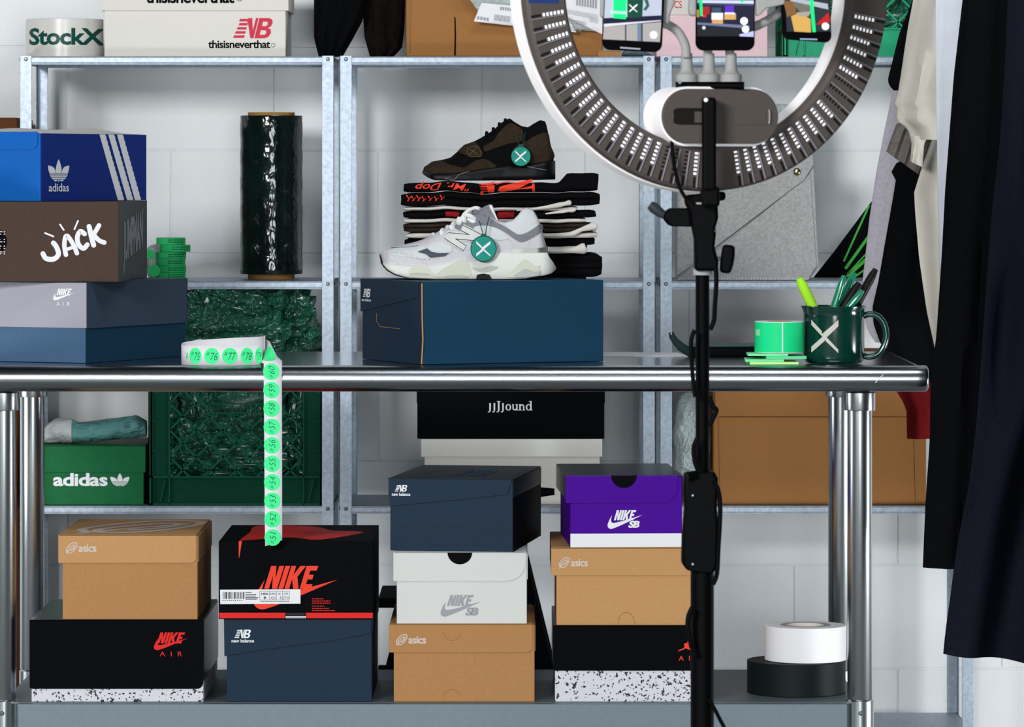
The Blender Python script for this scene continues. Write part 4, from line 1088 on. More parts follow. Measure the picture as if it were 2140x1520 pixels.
for px, rx, s_ in ((386, 6.5, '74'), (408, 13, '75'), (442.5, 16, '76'), (480.5, 16.5, '77'), (516.5, 13.5, '78'), (541, 7.5, '79')):
    f = lambda a, c, off=.0006: Vector((*along(a, off), PZ(c, .02)))
    st = Dec().disc(px, 744, rx, 17).place('sticker', f, m_stk, t, slice_x=4)
    d = Dec(); digits(d, s_, px-rx*.7, 735, px+rx*.75, 753); d.place('handwriting', lambda a, c: Vector((*along(a, .0010), PZ(c, .02))), m_pen, st, slice_x=4)
# sticker on the twist
q0, q1, q2, q3 = edge[1][0], edge[1][1], edge[3][0], edge[3][1]
def tw(a, c):
    i = max(0, min(.999, a))*3; k = int(i); u = i-k
    p = edge[1+k][0].lerp(edge[2+k][0] if 2+k < m_ else edge[1+k][0], u); r = edge[1+k][1].lerp(edge[2+k][1], u)
    return p.lerp(r, c)+Vector((-.0004, -.0008, .0003))
Dec().disc(.42, .60, .42, .38).place('sticker', tw, m_stk, t, slice_x=.1)

# paper under the light stand, black pouch with strap
MBp = MB(); MBp.prism([(PX(1180, .45), .36), (PX(1438, .36), .37), (PX(1425, .36), .52), (PX(1190, .5), .55)], ZT+.0005, ZT+.0012, 'z')
tag(MBp.build('paper_sheet', m_paper, loc=(PX(1310, .45), .45, ZT)), 'flat white paper sheets lying at the back of the table', 'paper')
t = thing('zip_pouch', 'flat black pouch with a curled strap end at the back of the table', 'pouch', (PX(1520, .4), .42, ZT+.0005))
mb = MB(); mb.box(PX(1446, .36), PX(1600, .36), .36, .50, ZT+.0006, ZT+.017); mb.build('pouch', m_clothk, t, bevel=.005, seg=3)
mb = MB(); mb.box(PX(1448, .36), PX(1600, .36), .362, .498, ZT+.0172, ZT+.0192); mb.build('green_trim', m_inkgr, t, bevel=.0006)
mb = MB(); mb.tube([P(1446, 742, .37), P(1436, 733, .365), P(1424, 726, .36), P(1412, 714, .355), P(1405, 704, .352), P(1403, 697, .35)], [.006, .008, .008, .0062, .0055, .0045], 12); mb.build('strap', M('dark_strap', (.012, .03, .03), .5, var=.1), t, smooth=50)
mb = MB(); mb.tube([P(1403.5, 699, .35), P(1402.5, 694.5, .35)], .0048, 10); mb.build('strap_tip', m_bolt, t, smooth=50)

# note pads, label roll
cols = [('#b7f0a8', 'pale yellow-green'), ('#7fe9a6', 'mint'), ('#8df0b0', 'light mint'), ('#58e394', 'green')]
z = ZT+.0006; y = .03
spec = [(1566, 1668, .0045, '#c8f5a0', .03, 'lowest pale lime note pad under the green label roll'), (1559, 1640, .0046, '#79e8a3', -.02, 'mint note pad shifted to the left in the pad stack'), (1600, 1684, .0050, '#62e19a', .05, 'green note pad shifted to the right in the pad stack'), (1564, 1648, .0040, '#86efad', -.01, 'topmost light mint note pad directly below the label roll')]
for i, (a, c, h, col, rz, lab) in enumerate(spec):
    cx = (PX(a, y)+PX(c, y))/2; w_ = (c-a)*S(y); t = thing('note_pad', lab, 'note pad', (cx, y+.042, z), rz, group='sticky note pads under the label roll')
    m = M('pad_'+col[1:], col, .7, var=.03, vs=60)
    MB().box(-w_/2, w_/2, -.036, .036, 0, h-.0008).build('sheets', m, t, local=True, bevel=.0003)
    MB().box(-w_/2+.0004, w_/2, -.0362, .036, h-.0007, h-.0002).build('top_sheet', m, t, local=True)
    z += h
y = .075; cx = PX(1631, y-.03); r = 51.5*S(y); zt_ = PZ(673, y-r)
t = thing('label_roll', 'roll of bright green rectangular labels standing on the note pads', 'label roll', (cx, y, z))
m_lab = M('bright_green_label', (.01, .72, .26), .5, var=.03, vs=60)
MB().hollow(.022, r, z+.0003, zt_, (cx, y, 0), 56).build('backing_roll', m_liner, t, smooth=40, bevel=.0005)
MB().hollow(.019, .0218, z+.0003, zt_, (cx, y, 0), 40).build('core', m_core, t, smooth=40)
pb_ = HY+(CZ-z)/S(y-r)
for a0, a1 in ((-88, 2.2), (5.2, 88), (92, 178), (182, 268)):
    mb = MB(); rs = [[Vector((cx+(r+.0004)*math.sin(math.radians(lerp(a0, a1, i/24))), y-(r+.0004)*math.cos(math.radians(lerp(a0, a1, i/24))), zz)) for zz in (z+.0018, zt_-.0014)] for i in range(25)]
    vs = [p for q in rs for p in q]; mb.add(vs, [(2*i, 2*i+1, 2*i+3, 2*i+2) for i in range(24)]); mb.build('label', m_lab, t, smooth=60)
Dec().rect(1581, 689, 1589, 703).place('tape_tab', cyl_map(cx, y, r, off=.0009), M('pale_green_tape', '#8fe8b4', .5, var=0), t, slice_x=2)

# mug with pens
y = .10; cx = PX(1746, y-.04); zb = ZT+.0006; r = .0525; zt_ = PZ(641, y-r)
t = thing('enamel_mug', 'dark green mug with a pale cross mark, holding pens', 'mug', (cx, y, zb))
m_mug = M('green_glaze', (.002, .035, .025), .16, var=.03, vs=30, coat=.5)
H = zt_-zb
prof = [(.001, 0.001), (.040, 0), (.046, .001), (.0492, .005), (.0505, .010), (.0505, H-.016), (.0510, H-.008), (.0545, H-.002), (.0545, H), (.0522, H), (.0482, H-.008), (.0478, .008), (.042, .005), (.001, .005)]
MB().lathe([(a, b_+zb) for a, b_ in prof], (cx, y, 0), 64).build('cup', m_mug, t, smooth=45)
hp = [(cx+.049, y, PZ(661, y)), (cx+.058, y, PZ(657, y)), (cx+.072, y, PZ(660, y)), (cx+.083, y, PZ(676, y)), (cx+.087, y, PZ(700, y)), (cx+.083, y, PZ(724, y)), (cx+.073, y, PZ(740, y)), (cx+.060, y, PZ(746, y)), (cx+.049, y, PZ(744, y))]
mb = MB(); mb.tube(catmull(hp, 5, False), .0052, 16); mb.build('handle', m_mug, t, smooth=60)
d = Dec(); d.unit(1697, 669, 1752, 738, lg_x); d.place('printed_mark', cyl_map(cx, y, .0505, off=.0005), M('bone_ink', '#c9c6bd', .5, var=0), t, slice_x=3)
def pen(label, p0, p1, r, mat, parts, name='marker_pen', group='pens in the green mug', dy0=0, dy1=0):
    """p0 pixel of the tip end showing, p1 pixel at the rim; the pen goes on into the mug"""
    a = P(*p0, y+dy0); b_ = P(*p1, y+dy1); dr = (b_-a).normalized(); L = (b_.z-(zb+.008))/abs(dr.z) if dr.z else .05
    end = b_+dr*max(.012, L*.9); end.z = max(end.z, zb+.0075)
    # keep the lower end inside the cup
    e = Vector((end.x-cx, end.y-y, 0));
    if e.length > .040: e = e.normalized()*.040; end.x, end.y = cx+e.x, y+e.y
    t = thing(name, label, 'pen', tuple(end), group=group)
    D_ = (a-end); LL = D_.length; D_.normalize(); prof = parts
    for nm, mt, u0, u1, ra, rb in prof:
        pts = [end+D_*LL*lerp(u0, u1, q/6) for q in range(7)]; rr = [r*lerp(ra, rb, q/6) for q in range(7)]
        if u1 >= .999: rr[-1] *= .62; rr[-2] *= .93
        mb = MB(); mb.tube(pts, rr, 16); mb.build(nm, mt, t, smooth=45)
    return t
mlime = M('lime_plastic', (.38, .82, .03), .45, var=.02); mgp = M('green_plastic', (.004, .20, .10), .18, var=.02, coat=.5); mkp = M('black_plastic', (.006, .006, .007), .4, var=0)
pen('lime green highlighter with square cap at the left of the mug', (1670, 582), (1697, 638), .0078, mlime, [('barrel', mlime, 0, .50, .9, .9), ('cap', mlime, .505, 1.0, 1.05, 1.15)], dy0=-.018, dy1=-.012)
pen('tall dark green pen leaning left in the mug, nearest the front', (1764, 576), (1744, 640), .0062, mgp, [('barrel', mgp, 0, .55, .9, 1), ('cap', mgp, .555, 1.0, 1.06, .9)], dy0=-.028, dy1=-.026)
pen('green pen behind the tall one in the mug', (1786, 570), (1758, 634), .0064, mgp, [('barrel', mgp, 0, .55, .9, 1), ('cap', mgp, .555, 1.0, 1.06, .9)], dy0=.012, dy1=.006)
pen('short green pen leaning right in the mug', (1803, 607), (1775, 640), .0066, mgp, [('barrel', mgp, 0, .5, .9, 1), ('cap', mgp, .505, 1.0, 1.1, .9)], dy0=-.030, dy1=-.028)
pen('long black marker leaning far right out of the mug', (1830, 563), (1788, 640), .0082, mkp, [('barrel', mkp, 0, .6, .8, .95), ('cap', mkp, .605, 1.0, .95, .85)], dy0=.022, dy1=.010)
pen('thick black marker behind the short green pen', (1796, 592), (1762, 640), .0086, mkp, [('barrel', mkp, 0, .5, .8, .9), ('cap', mkp, .505, 1.0, 1, 1)], dy0=-.004, dy1=-.010)

# lower shelf: white tape on black tape
z = ZL+.0004; y = .17
for px, rp, top, mat, lab in ((1664, 104, 1398, M('black_gaffer', (.003,.007,.007), .55, var=.05), 'wide roll of black gaffer tape on the lower table shelf'), (1683, 86, 1330, M('white_gaffer', '#e4e5e8', .6, var=.01), 'roll of white cloth tape on the black tape roll')):
    r = rp*S(y-.08); cx = PX(px, y); h = 68*S(y)*.99 if top > 1350 else 72*S(y)
    t = thing('gaffer_tape_roll', lab, 'tape roll', (cx, y, z), group='tape rolls on the lower table shelf')
    MB().hollow(r*.46, r, z, z+h, (cx, y, 0), 64).build('tape', mat, t, smooth=40, bevel=.0008)
    MB().hollow(r*.43, r*.455, z, z+h+.0004, (cx, y, 0), 48).build('core', m_cream, t, smooth=40)
    if top < 1350:
        mb = MB().hollow(r*.47, r*.62, z+h+.0001, z+h+.0005, (cx, y, 0), 48); mb.build('label_ring', m_inkg, t)
    z += h+.0008
# ------------------------------------------------------------------ shoes
def sgn(v): return -1 if v < 0 else 1
class Shoe:
    def __init__(s, name, label, q, yc, zb, top, soletop, solebot, W, wt, ins, xr, group):
        s.q = q; s.yc = yc; s.yn = yc-.045; s.zb = zb
        cv = lambda pts: [q(*p) for p in pts]
        s.top = cv(top); s.st = cv(soletop); s.sb = cv(solebot)
        qx = lambda v: q(v, 0)[0]
        s.W = [(qx(a), w) for a, w in W]; s.wt = [(qx(a), w) for a, w in wt]; s.ins = ins
        s.x0, s.x1 = qx(xr[0]), qx(xr[1])
        # drop so the lowest sole point rests on zb
        s.dz = 0; s.dz = zb-min(PZ(p[1], s.yn) for p in s.sb)+.0004
        s.t = thing(name, label, 'shoe', (PX((s.x0+s.x1)/2, yc), yc, zb), group=group)
    def Z(s, py): return PZ(py, s.yn)+s.dz
    def X(s, px): return PX(px, s.yn)
    def sec(s, px):
        zl = s.Z(interp(s.st, px))-.003; zt = max(zl+.002, s.Z(interp(s.top, px)))
        W = interp(s.W, px); e0 = min(1, max(0, (px-s.x0)/26)); e1 = min(1, max(0, (s.x1-px)/18))
        W *= (1-(1-e0)**2.2)**.5*(1-(1-e1)**2.2)**.5
        return zl, zt, max(W, .0008), min(interp(s.wt, px), max(W, .0008)*.8)
    def half(s, px, z):
        zl, zt, W, wt = s.sec(px); u = min(1, max(0, (z-zl)/(zt-zl)))
        return wt+(W-wt)*max(0, 1-u**2.3)**(1/2.3)
    def upper(s, mat, liner):
        rs = []; N = 90
        for i in range(N+1):
            px = lerp(s.x0, s.x1, i/N); zl, zt, W, wt = s.sec(px); h = []
            for j in range(17):
                u = math.sin(PI/2*j/16)**1.0; z = lerp(zl, zt, u); h.append((s.half(px, z), z))
            if wt > .004:
                zi = max(zl+.006, s.Z(s.ins)); zi = min(zi, zt-.004)
                h += [(wt-.004, zt+.0006), (max(.001, wt-.0075), zt-.002), (max(.001, wt-.009), zi)]
            else: h += [(wt*.6, zt+.0002), (wt*.4, zt+.0002), (wt*.2, zt+.0002)]
            x = s.X(px); ring = [Vector((x, s.yc-a, z)) for a, z in h]+[Vector((x, s.yc+a, z)) for a, z in reversed(h)]
            rs.append(ring)
        mb = MB(); mb.rings(rs); mb.build('upper', mat, s.t, smooth=65)
    def sole(s, mat, ex=.006, name='midsole', st=None, sb=None, lift=.0, x0=None, x1=None, rnd=.55):
        st = [s.q(*p) for p in st] if st else s.st; sb = [s.q(*p) for p in sb] if sb else s.sb
        x0 = s.q(x0, 0)[0] if x0 is not None else s.x0-2; x1 = s.q(x1, 0)[0] if x1 is not None else s.x1+3
        rs = []; N = 80
        for i in range(N+1):
            u = i/N; px = lerp(x0, x1, u); a = s.Z(interp(sb, px)); b = s.Z(interp(st, px)); b = max(b, a+.001)
            W = interp(s.W, px)+ex; e0 = min(1, (px-x0)/30); e1 = min(1, (x1-px)/26)
            W *= max(.02, (1-(1-e0)**2.4)**.5*(1-(1-e1)**2.4)**.5)
            x = s.X(px); ring = []
            P_ = [(W*.93, a), (W*.985, a+(b-a)*.08), (W, a+(b-a)*.35), (W*.975, a+(b-a)*.75), (W*.94, b-(b-a)*.06), (W*.90, b)]
            for yy, z in P_: ring.append(Vector((x, s.yc-yy, z)))
            for yy, z in reversed(P_): ring.append(Vector((x, s.yc+yy, z)))
            rs.append(ring)
        mb = MB(); mb.rings(rs); mb.build(name, mat, s.t, smooth=50); s.ex = ex
    def um(s, off=.0006, side=-1):
        def f(a, b):
            z = s.Z(b); return Vector((s.X(a), s.yc+side*(s.half(a, z)+off), z))
        return f
    def sm(s, off=.0006, side=-1):
        def f(a, b):
            W = interp(s.W, a)+s.ex; e0 = min(1, max(0, (a-s.x0+2)/30)); e1 = min(1, max(0, (s.x1+3-a)/26))
            W *= max(.02, (1-(1-e0)**2.4)**.5*(1-(1-e1)**2.4)**.5)
            return Vector((s.X(a), s.yc+side*(W+off), s.Z(b)))
        return f
    def panel(s, name, pts, mat, off=.0008, on='u', smooth=True, holes=None, both=True, step=4):
        pp = [s.q(*p) for p in pts]; pp = catmull(pp, 4) if smooth else pp
        for side in ((-1, 1) if both else (-1,)):
            d = Dec().poly(pp); d.place(name, s.um(off, side) if on == 'u' else s.sm(off, side), mat, s.t, slice_x=step, slice_y=step, smooth=70)
    def lines(s, name, L, w, mat, off=.0013, on='u', dash=0):
        d = Dec()
        for pts in L:
            pp = [s.q(*p) for p in pts]; pp = catmull(pp, 6, False) if len(pp) > 2 else pp
            if dash:
                for k in range(0, len(pp)-1, 2): d.stroke(pp[k:k+2], w, caps=False, smooth=False)
            else: d.stroke(pp, w, caps=False, smooth=False)
        d.place(name, s.um(off) if on == 'u' else s.sm(off), mat, s.t, slice_x=6)
q1 = lambda a, b: (780+a/5.35, 410+b/5.35)
ZB = ZT+.0006+NBH+.0005
m_sued = M('pale_suede', '#c9c7ce', .85, var=.05, vs=300, bump=.15, bs=700)
m_mesh = M('white_mesh', '#d8dde2', .75, var=.04, vs=900, bump=.6, bs=1400)
m_greys = M('grey_suede', '#7b7d84', .9, var=.14, vs=260)
m_dgreys = M('dark_grey_suede', '#4b545f', .9, var=.1, vs=260)
m_foam = M('off_white_foam', '#d9dcd6', .5, var=.02, vs=40)
m_foam2 = M('cream_foam', '#cfd3c2', .5, var=.02, vs=40)
m_blackr = M('black_rubber', (.008, .009, .01), .6, var=0, spec=.2)
m_soleg = M('pale_sole_grey', '#b4bab6', .5, var=.02)
m_lace = M('white_lace', '#e3e4e3', .8, var=.04, vs=500)
sh = Shoe('sneaker', 'chunky white and grey low sneaker standing on the navy box', q1, .215, ZB,
    [(75, 655), (85, 640), (110, 612), (200, 580), (330, 556), (480, 521), (600, 478), (700, 420), (840, 345), (960, 262), (1040, 205), (1110, 178), (1200, 186), (1290, 232), (1400, 292), (1470, 302), (1560, 282), (1620, 224), (1670, 155), (1720, 138), (1790, 168), (1840, 250), (1870, 330), (1890, 400), (1935, 560), (1960, 640)],
    [(70, 742), (110, 762), (380, 778), (620, 788), (860, 742), (1000, 704), (1060, 728), (1200, 722), (1400, 646), (1900, 640), (1955, 642), (1980, 712), (2030, 775), (2050, 812)],
    [(60, 690), (85, 760), (150, 825), (240, 880), (400, 925), (700, 938), (1500, 938), (1700, 930), (1850, 908), (2000, 872), (2050, 826)],
    [(60, .022), (160, .036), (400, .047), (650, .0495), (950, .044), (1300, .037), (1650, .036), (1900, .033), (2050, .026)],
    [(1080, 0), (1180, .010), (1300, .022), (1600, .026), (1850, .020), (1900, .012), (1935, .001)], 506, (72, 1948), 'shoes on display')
sh.upper(m_sued, m_greys)
sh.sole(m_foam, .0075, x0=66, x1=2048)
sh.sole(m_blackr, .0088, 'outsole', st=[(60, 650), (78, 690), (100, 765), (160, 835), (250, 893), (400, 925), (700, 932), (1500, 932), (1700, 925), (1850, 902), (2048, 850)], sb=[(55, 652), (85, 775), (150, 842), (240, 892), (400, 932), (700, 944), (1500, 944), (1700, 937), (1850, 915), (2048, 862)], x0=58, x1=1960)
sh.ex = .0075
sh.panel('toe_panel', [(150, 640), (250, 590), (400, 560), (500, 545), (590, 590), (500, 630), (600, 680), (560, 705), (400, 690), (230, 665)], m_mesh, .0007)
sh.panel('side_mesh', [(600, 590), (650, 540), (760, 522), (850, 560), (885, 610), (850, 640), (720, 638), (640, 618)], m_mesh, .0008)
sh.panel('wedge_panel', [(495, 630), (602, 590), (650, 628), (740, 645), (853, 640), (800, 678), (640, 696), (590, 655)], m_dgreys, .0012, smooth=False)
sh.panel('eyestay', [(905, 350), (1000, 285), (1060, 225), (1110, 190), (1200, 192), (1290, 238), (1380, 300), (1470, 345), (1560, 405), (1640, 440), (1750, 402), (1872, 318), (1893, 392), (1760, 482), (1660, 522), (1580, 488), (1500, 430), (1400, 372), (1300, 340), (1200, 332), (1130, 350), (1140, 395), (1260, 455), (1320, 480), (1180, 540), (1080, 520), (1000, 420)], m_greys, .0013)
sh.panel('collar_mesh', [(1480, 318), (1570, 290), (1640, 235), (1700, 160), (1770, 170), (1830, 250), (1862, 312), (1745, 398), (1640, 434), (1555, 395)], m_mesh, .0009)
sh.panel('quarter_mesh', [(1130, 352), (1290, 345), (1410, 385), (1510, 478), (1400, 498), (1290, 460), (1160, 400)], m_mesh, .0015)
def lineset(wd, off, mat, nm): sh.lines(nm, [[(812, 452), (1022, 588)], [(990, 362), (1205, 470)], [(835, 448), (1190, 478)]], wd, mat, off)
lineset(17, .0018, m_white, 'side_letter'); lineset(13, .0022, m_inkk, 'letter_outline'); lineset(10.4, .0026, m_white, 'letter_face')
sh.panel('heel_clip', [(1528, 612), (1600, 594), (1750, 590), (1962, 580), (1962, 640), (1760, 668), (1600, 678)], M('silver_reflective', '#8a9088', .35, .6, var=.1, vs=900), .0035, smooth=False)
sh.lines('stitching', [[(150, 640), (160, 690), (230, 740), (300, 770)], [(300, 640), (420, 690), (560, 715), (720, 700), (840, 665), (880, 610), (885, 570)], [(160, 640), (300, 640), (480, 690), (620, 780)], [(1740, 560), (1760, 500), (1850, 440)], [(1580, 590), (1570, 540), (1500, 490)], [(880, 560), (1000, 620), (1080, 600)]], .5, m_greys, .0015, dash=1)
sh.lines('piping', [[(190, 588), (300, 580), (400, 575), (500, 560)]], .9, m_dgreys, .0014)
sh.panel('sole_relief', [(375, 880), (430, 800), (500, 785), (600, 790), (650, 850), (690, 905), (400, 900)], m_foam2, .0006, on='s')
sh.panel('sole_relief', [(700, 900), (780, 820), (900, 750), (1000, 705), (1050, 740), (1090, 830), (1060, 910), (820, 915)], m_foam2, .0007, on='s')
sh.panel('sole_window', [(800, 918), (830, 892), (1010, 888), (1050, 918)], m_soleg, .0013, on='s', both=False)
sh.panel('sole_window', [(410, 885), (450, 862), (590, 866), (625, 888)], m_soleg, .0013, on='s', both=False)
sh.panel('sole_relief', [(1100, 800), (1180, 850), (1300, 850), (1400, 800), (1300, 790), (1200, 815)], m_soleg, .0008, on='s', both=False)
sh.panel('heel_wave', [(1480, 905), (1560, 830), (1640, 750), (1700, 712), (1760, 745), (1830, 790), (1900, 760), (1960, 700), (2010, 745), (2030, 810), (1980, 865), (1850, 895), (1650, 915)], m_foam2, .0014, on='s')
sh.panel('heel_wave', [(1570, 905), (1640, 850), (1710, 820), (1800, 850), (1900, 840), (1990, 820), (2000, 850), (1860, 892), (1700, 912)], m_soleg, .0020, on='s', both=False)
sh.panel('arch_notch', [(1150, 934), (1160, 885), (1230, 872), (1300, 885), (1325, 934)], m_blackr, .0024, on='s', smooth=False)
# tongue, laces
mb = MB(); tq = [(1100, 190), (1190, 150), (1290, 104), (1325, 112), (1352, 190), (1392, 278), (1350, 300), (1250, 240)]
mb.prism([(sh.X(q1(*p)[0]), sh.Z(q1(*p)[1])) for p in catmull(tq, 4)], .215-.022, .215+.022); mb.build('tongue', m_greys, sh.t, smooth=40, bevel=.002)
mb = MB(); mb.prism([(sh.X(q1(*p)[0]), sh.Z(q1(*p)[1])) for p in [(1288, 102), (1330, 108), (1362, 195), (1398, 285), (1370, 275), (1335, 200), (1300, 140)]], .215-.0225, .215+.0225); mb.build('tongue_edge', m_lace, sh.t, smooth=40, bevel=.0015)
for i, (a, b_) in enumerate(((640, 462), (745, 410), (800, 378), (868, 335), (925, 290), (985, 248), (1045, 205))):
    px, py = q1(a, b_); c_ = []
    for k in range(-5, 6):
        th_ = k/5; off = .025*th_; z = sh.Z(py)+.0038-.0155*abs(th_)**1.8; c_.append((sh.X(px)+.004*th_*(1 if i % 2 else -1)+.004, .215+off, z))
    mb = MB(); mb.tube(c_, [.0026, .0034, .0038, .0036, .0034, .0033, .0034, .0036, .0038, .0034, .0026], 10); mb.build('lace', m_lace, sh.t, smooth=60)
for pts, rr in (([(1010, 215), (1070, 165), (1140, 140), (1190, 150)], .0032), ([(1030, 215), (1090, 235), (1140, 275), (1120, 300), (1060, 255)], .0040), ([(960, 250), (945, 290), (965, 330), (975, 290), (975, 250)], .0030), ([(1000, 230), (1010, 280), (1030, 300), (1020, 250)], .0030), ([(860, 340), (880, 380), (890, 350)], .0030), ([(755, 400), (760, 440), (775, 410)], .0028)):
    c_ = [(sh.X(q1(*p)[0]), .215-.024-.004*(i % 2), sh.Z(q1(*p)[1])) for i, p in enumerate(pts)]
    mb = MB(); mb.tube(catmull(c_, 4, False), rr, 10); mb.build('lace_loop', m_lace, sh.t, smooth=60)

# hang tags
m_tag = M('green_tag', (.005, .26, .20), .5, var=.08, vs=120)
def hangtag(label, cx, cy, r, y, cords, loc_y, dark=m_tag):
    t = thing('round_hang_tag', label, 'tag', (PX(cx, y), y, PZ(cy, y)), group='green round tags on the shoes'); k = S(y)
    X_, Z_ = PX(cx, y), PZ(cy, y); rr = r*k
    def disk(r0, y0, y1): return MB().rings([[(X_+q*math.cos(2*PI*j/48), yy, Z_+q*math.sin(2*PI*j/48)) for j in range(48)] for q, yy in ((.0001, y0), (r0, y0), (r0, y1), (.0001, y1))])
    disk(rr, y, y+.0022).build('disc', dark, t, smooth=40, bevel=.0003)
    MB().rings([[(X_+q*math.cos(2*PI*j/48), yy, Z_+q*math.sin(2*PI*j/48)) for j in range(48)] for q, yy in ((rr+.0004, y+.0006), (rr+.0010, y+.0012), (rr+.0004, y+.0032), (rr*.8, y+.0032), (rr*.8, y+.0024), (rr+.0004, y+.0006))], cap=False).build('rim', m_dteal, t, smooth=50)
    d = Dec(); d.unit(cx-r*.58, cy-r*.62, cx+r*.56, cy+r*.62, lg_x); d.place('printed_mark', lambda a, c: Vector((PX(a, y), y-.0006, PZ(c, y))), m_ink, t)
    MB().box(X_-.0045, X_+.0045, y-.0001, y+.002, Z_+rr-.001, Z_+rr+.004).build('eyelet_tab', m_inkgr, t, bevel=.0006)
    for c_ in cords:
        pts = [P(a, b_, lerp(y, loc_y, i/(len(c_)-1))) for i, (a, b_) in enumerate(c_)]; mb = MB(); mb.tube(pts, .00075, 6); mb.build('cord', m_inkgr, t, smooth=60)
hangtag('green round tag with pale cross hanging on the white sneaker', 1010.5, 520, 26, .158, [[(1011, 494), (1004, 470), (1002, 462)], [(1014, 494), (1018, 470), (1023, 452)]], .172)

# ------------------------------------------------------------------ folded shirts
rnd = random.Random(5)
def warp(x, z):
    k_ = max(0, (z-ZB)/.17); return z+k_*(.0045*noise.noise(Vector((x*13, 2, 7)))+.0025*noise.noise(Vector((x*31, 5, 1)))) 
def shirt(label, x0, x1, zt_, zb_, mat, lay=2, rr=.006, y=.33, d_=.235, seed=0, bulge=None, name='folded_shirt', topf=None):
    X0, X1 = PX(x0, y), PX(x1, y); t = thing(name, label, 'shirt', ((X0+X1)/2, y+d_/2, zb_), group='shirts folded in a stack behind the sneaker')
    N = 46; rs = []; h = zt_-zb_
    def fy(x, z):
        u = (z-zb_)/h; return y+.006-rr*abs(math.sin(PI*lay*min(.999, max(.001, u))))**.55+.0035*noise.noise(Vector((x*14, u*1.5, seed)))
    for i in range(N+1):
        u = i/N; x = lerp(X0, X1, u); e = min(1, min(u, 1-u)*N/2.6+.10); e = math.sin(PI/2*min(1, e))**.55; ring = []
        M_ = 14
        wz = .0016*noise.noise(Vector((x*16, seed, 0)))
        b_ = bulge(u) if bulge else 0
        hh = h/2*(.62+.38*e); zc = zb_+h/2
        for j in range(M_+1):
            w = j/M_; z = zb_+h*w; zz = zc+(z-zc)*(.62+.38*e)
            yy = fy(x, z)-b_*math.sin(PI*w); yy = lerp(y+d_/2, yy, .9+.1*e)
            ring.append(Vector((x, yy, zz+(wz*(w) if 0 < w < 1 else 0))))
        for j in range(6): ring.append(Vector((x, lerp(y+.02, y+d_-.02, (j+.5)/6), zc+hh)))
        for j in range(5): w = 1-j/4; ring.append(Vector((x, y+d_+.004*math.sin(PI*w), zc+(w-.5)*2*hh)))
        for j in range(6): ring.append(Vector((x, lerp(y+d_-.02, y+.02, (j+.5)/6), zc-hh)))
        if topf:
            ring = [Vector((p.x, p.y, p.z+topf(u)*max(0, (p.z-zc)/hh))) for p in ring]
        ring = [Vector((p.x+.003*noise.noise(Vector((p.z*60, seed, p.y*5)))*(1 if i in (0, N) else .6), p.y, warp(p.x, p.z))) for p in ring]
        rs.append(ring)
    mb = MB(); mb.rings(rs); mb.build('cloth', mat, t, smooth=50)
    return t, fy
m_tw = M('white_cotton', '#cfcac4', .9, var=.06, vs=60)
m_tdk = M('dark_grey_cotton', (.02,.02,.026), .9, var=.15, vs=90)
m_tbr = M('brown_print_cotton', (.022, .013, .008), .9, var=.5, vs=45)
m_tk = M('black_cotton', (.0028,.0028,.0036), .9, var=.1, vs=200, spec=.03)
ys = .33
zz = lambda py: PZ(py, ys)
Zs = [ZB, zz(531), zz(514), zz(499), zz(486), zz(467), zz(457), zz(441), zz(432), zz(403), zz(381)]
defs = [('thick black shirt at the very bottom of the folded stack', 850, 1257, m_tk, 3, .007), ('white shirt second from the bottom of the stack', 858, 1228, m_tw, 1, .008), ('black shirt third from the bottom of the stack', 846, 1244, m_tk, 1, .006),
        ('white shirt fourth from the bottom, bulging out at the right', 852, 1250, m_tw, 1, .007), ('dark patterned grey shirt in the middle of the stack', 842, 1244, m_tbr, 2, .006), ('thin white shirt in the middle of the stack', 845, 1225, m_tw, 1, .006),
        ('black shirt with a red print band in the upper half of the stack', 843, 1246, m_tk, 1, .006), ('thin white shirt third from the top with a rumpled end', 843, 1206, m_tw, 1, .008), ('black shirt second from the top of the stack', 838, 1254, m_tk, 2, .007), ('black shirt with large red lettering on top of the stack', 844, 1250, m_tk, 1, .010)]
tops = {}
for i, (lab, a, b_, m, lay, rr) in enumerate(defs):
    t, fy = shirt(lab, a, b_, Zs[i+1]-.0010, Zs[i]+.0006, m, lay, rr, topf=(lambda u: .015*max(0, min(1, (u-.80)/.05))) if i == 9 else None, seed=i*3.3, y=ys+(.004 if m is m_tk and i not in (0, 8, 9) else 0)); tops[i] = (t, fy)
def onshirt(i, off=.0012):
    fy = tops[i][1]; return lambda a, c: Vector((PX(a, ys), fy(PX(a, ys), max(Zs[i]+.001, min(Zs[i+1]-.001, PZ(c, ys))))-off, warp(PX(a, ys), PZ(c, ys))))
d = Dec(); d.text('"Mr. Dop', 868, 380, 980, 400, shear=.35, bold=.01, rot=180); 
d.poly([(1004, 380), (1034, 378), (1033, 400), (1020, 399), (1018, 388), (1008, 388)])
for k in range(4): d.rect(1001+k*1.5, 382+k*4.4, 1030, 383.6+k*4.4)
d.disc(1007, 400.5, 4)
d.poly([(1040, 398), (1044, 390), (1090, 379), (1112, 374), (1113, 379), (1080, 396), (1050, 401)]); d.poly([(1076, 396), (1112, 388), (1112, 383), (1117, 384), (1118, 401), (1113, 402), (1112, 394)]); d.poly([(1036, 382), (1100, 375), (1036, 385)])
d.place('printed_lettering', onshirt(9), m_red2, tops[9][0], slice_x=6, slice_y=4)
d = Dec(); [d.stroke([(x_, 408+q_), (x_+4, 415+q_), (x_+2, 420), (x_+8, 412+q_)], 2.4) for x_, q_ in ((850, 0), (860, 2), (871, 1), (882, 3), (895, 2), (908, 4), (920, 3))]; d.place('printed_lettering', onshirt(8), m_red2, tops[8][0], slice_x=6, slice_y=4)
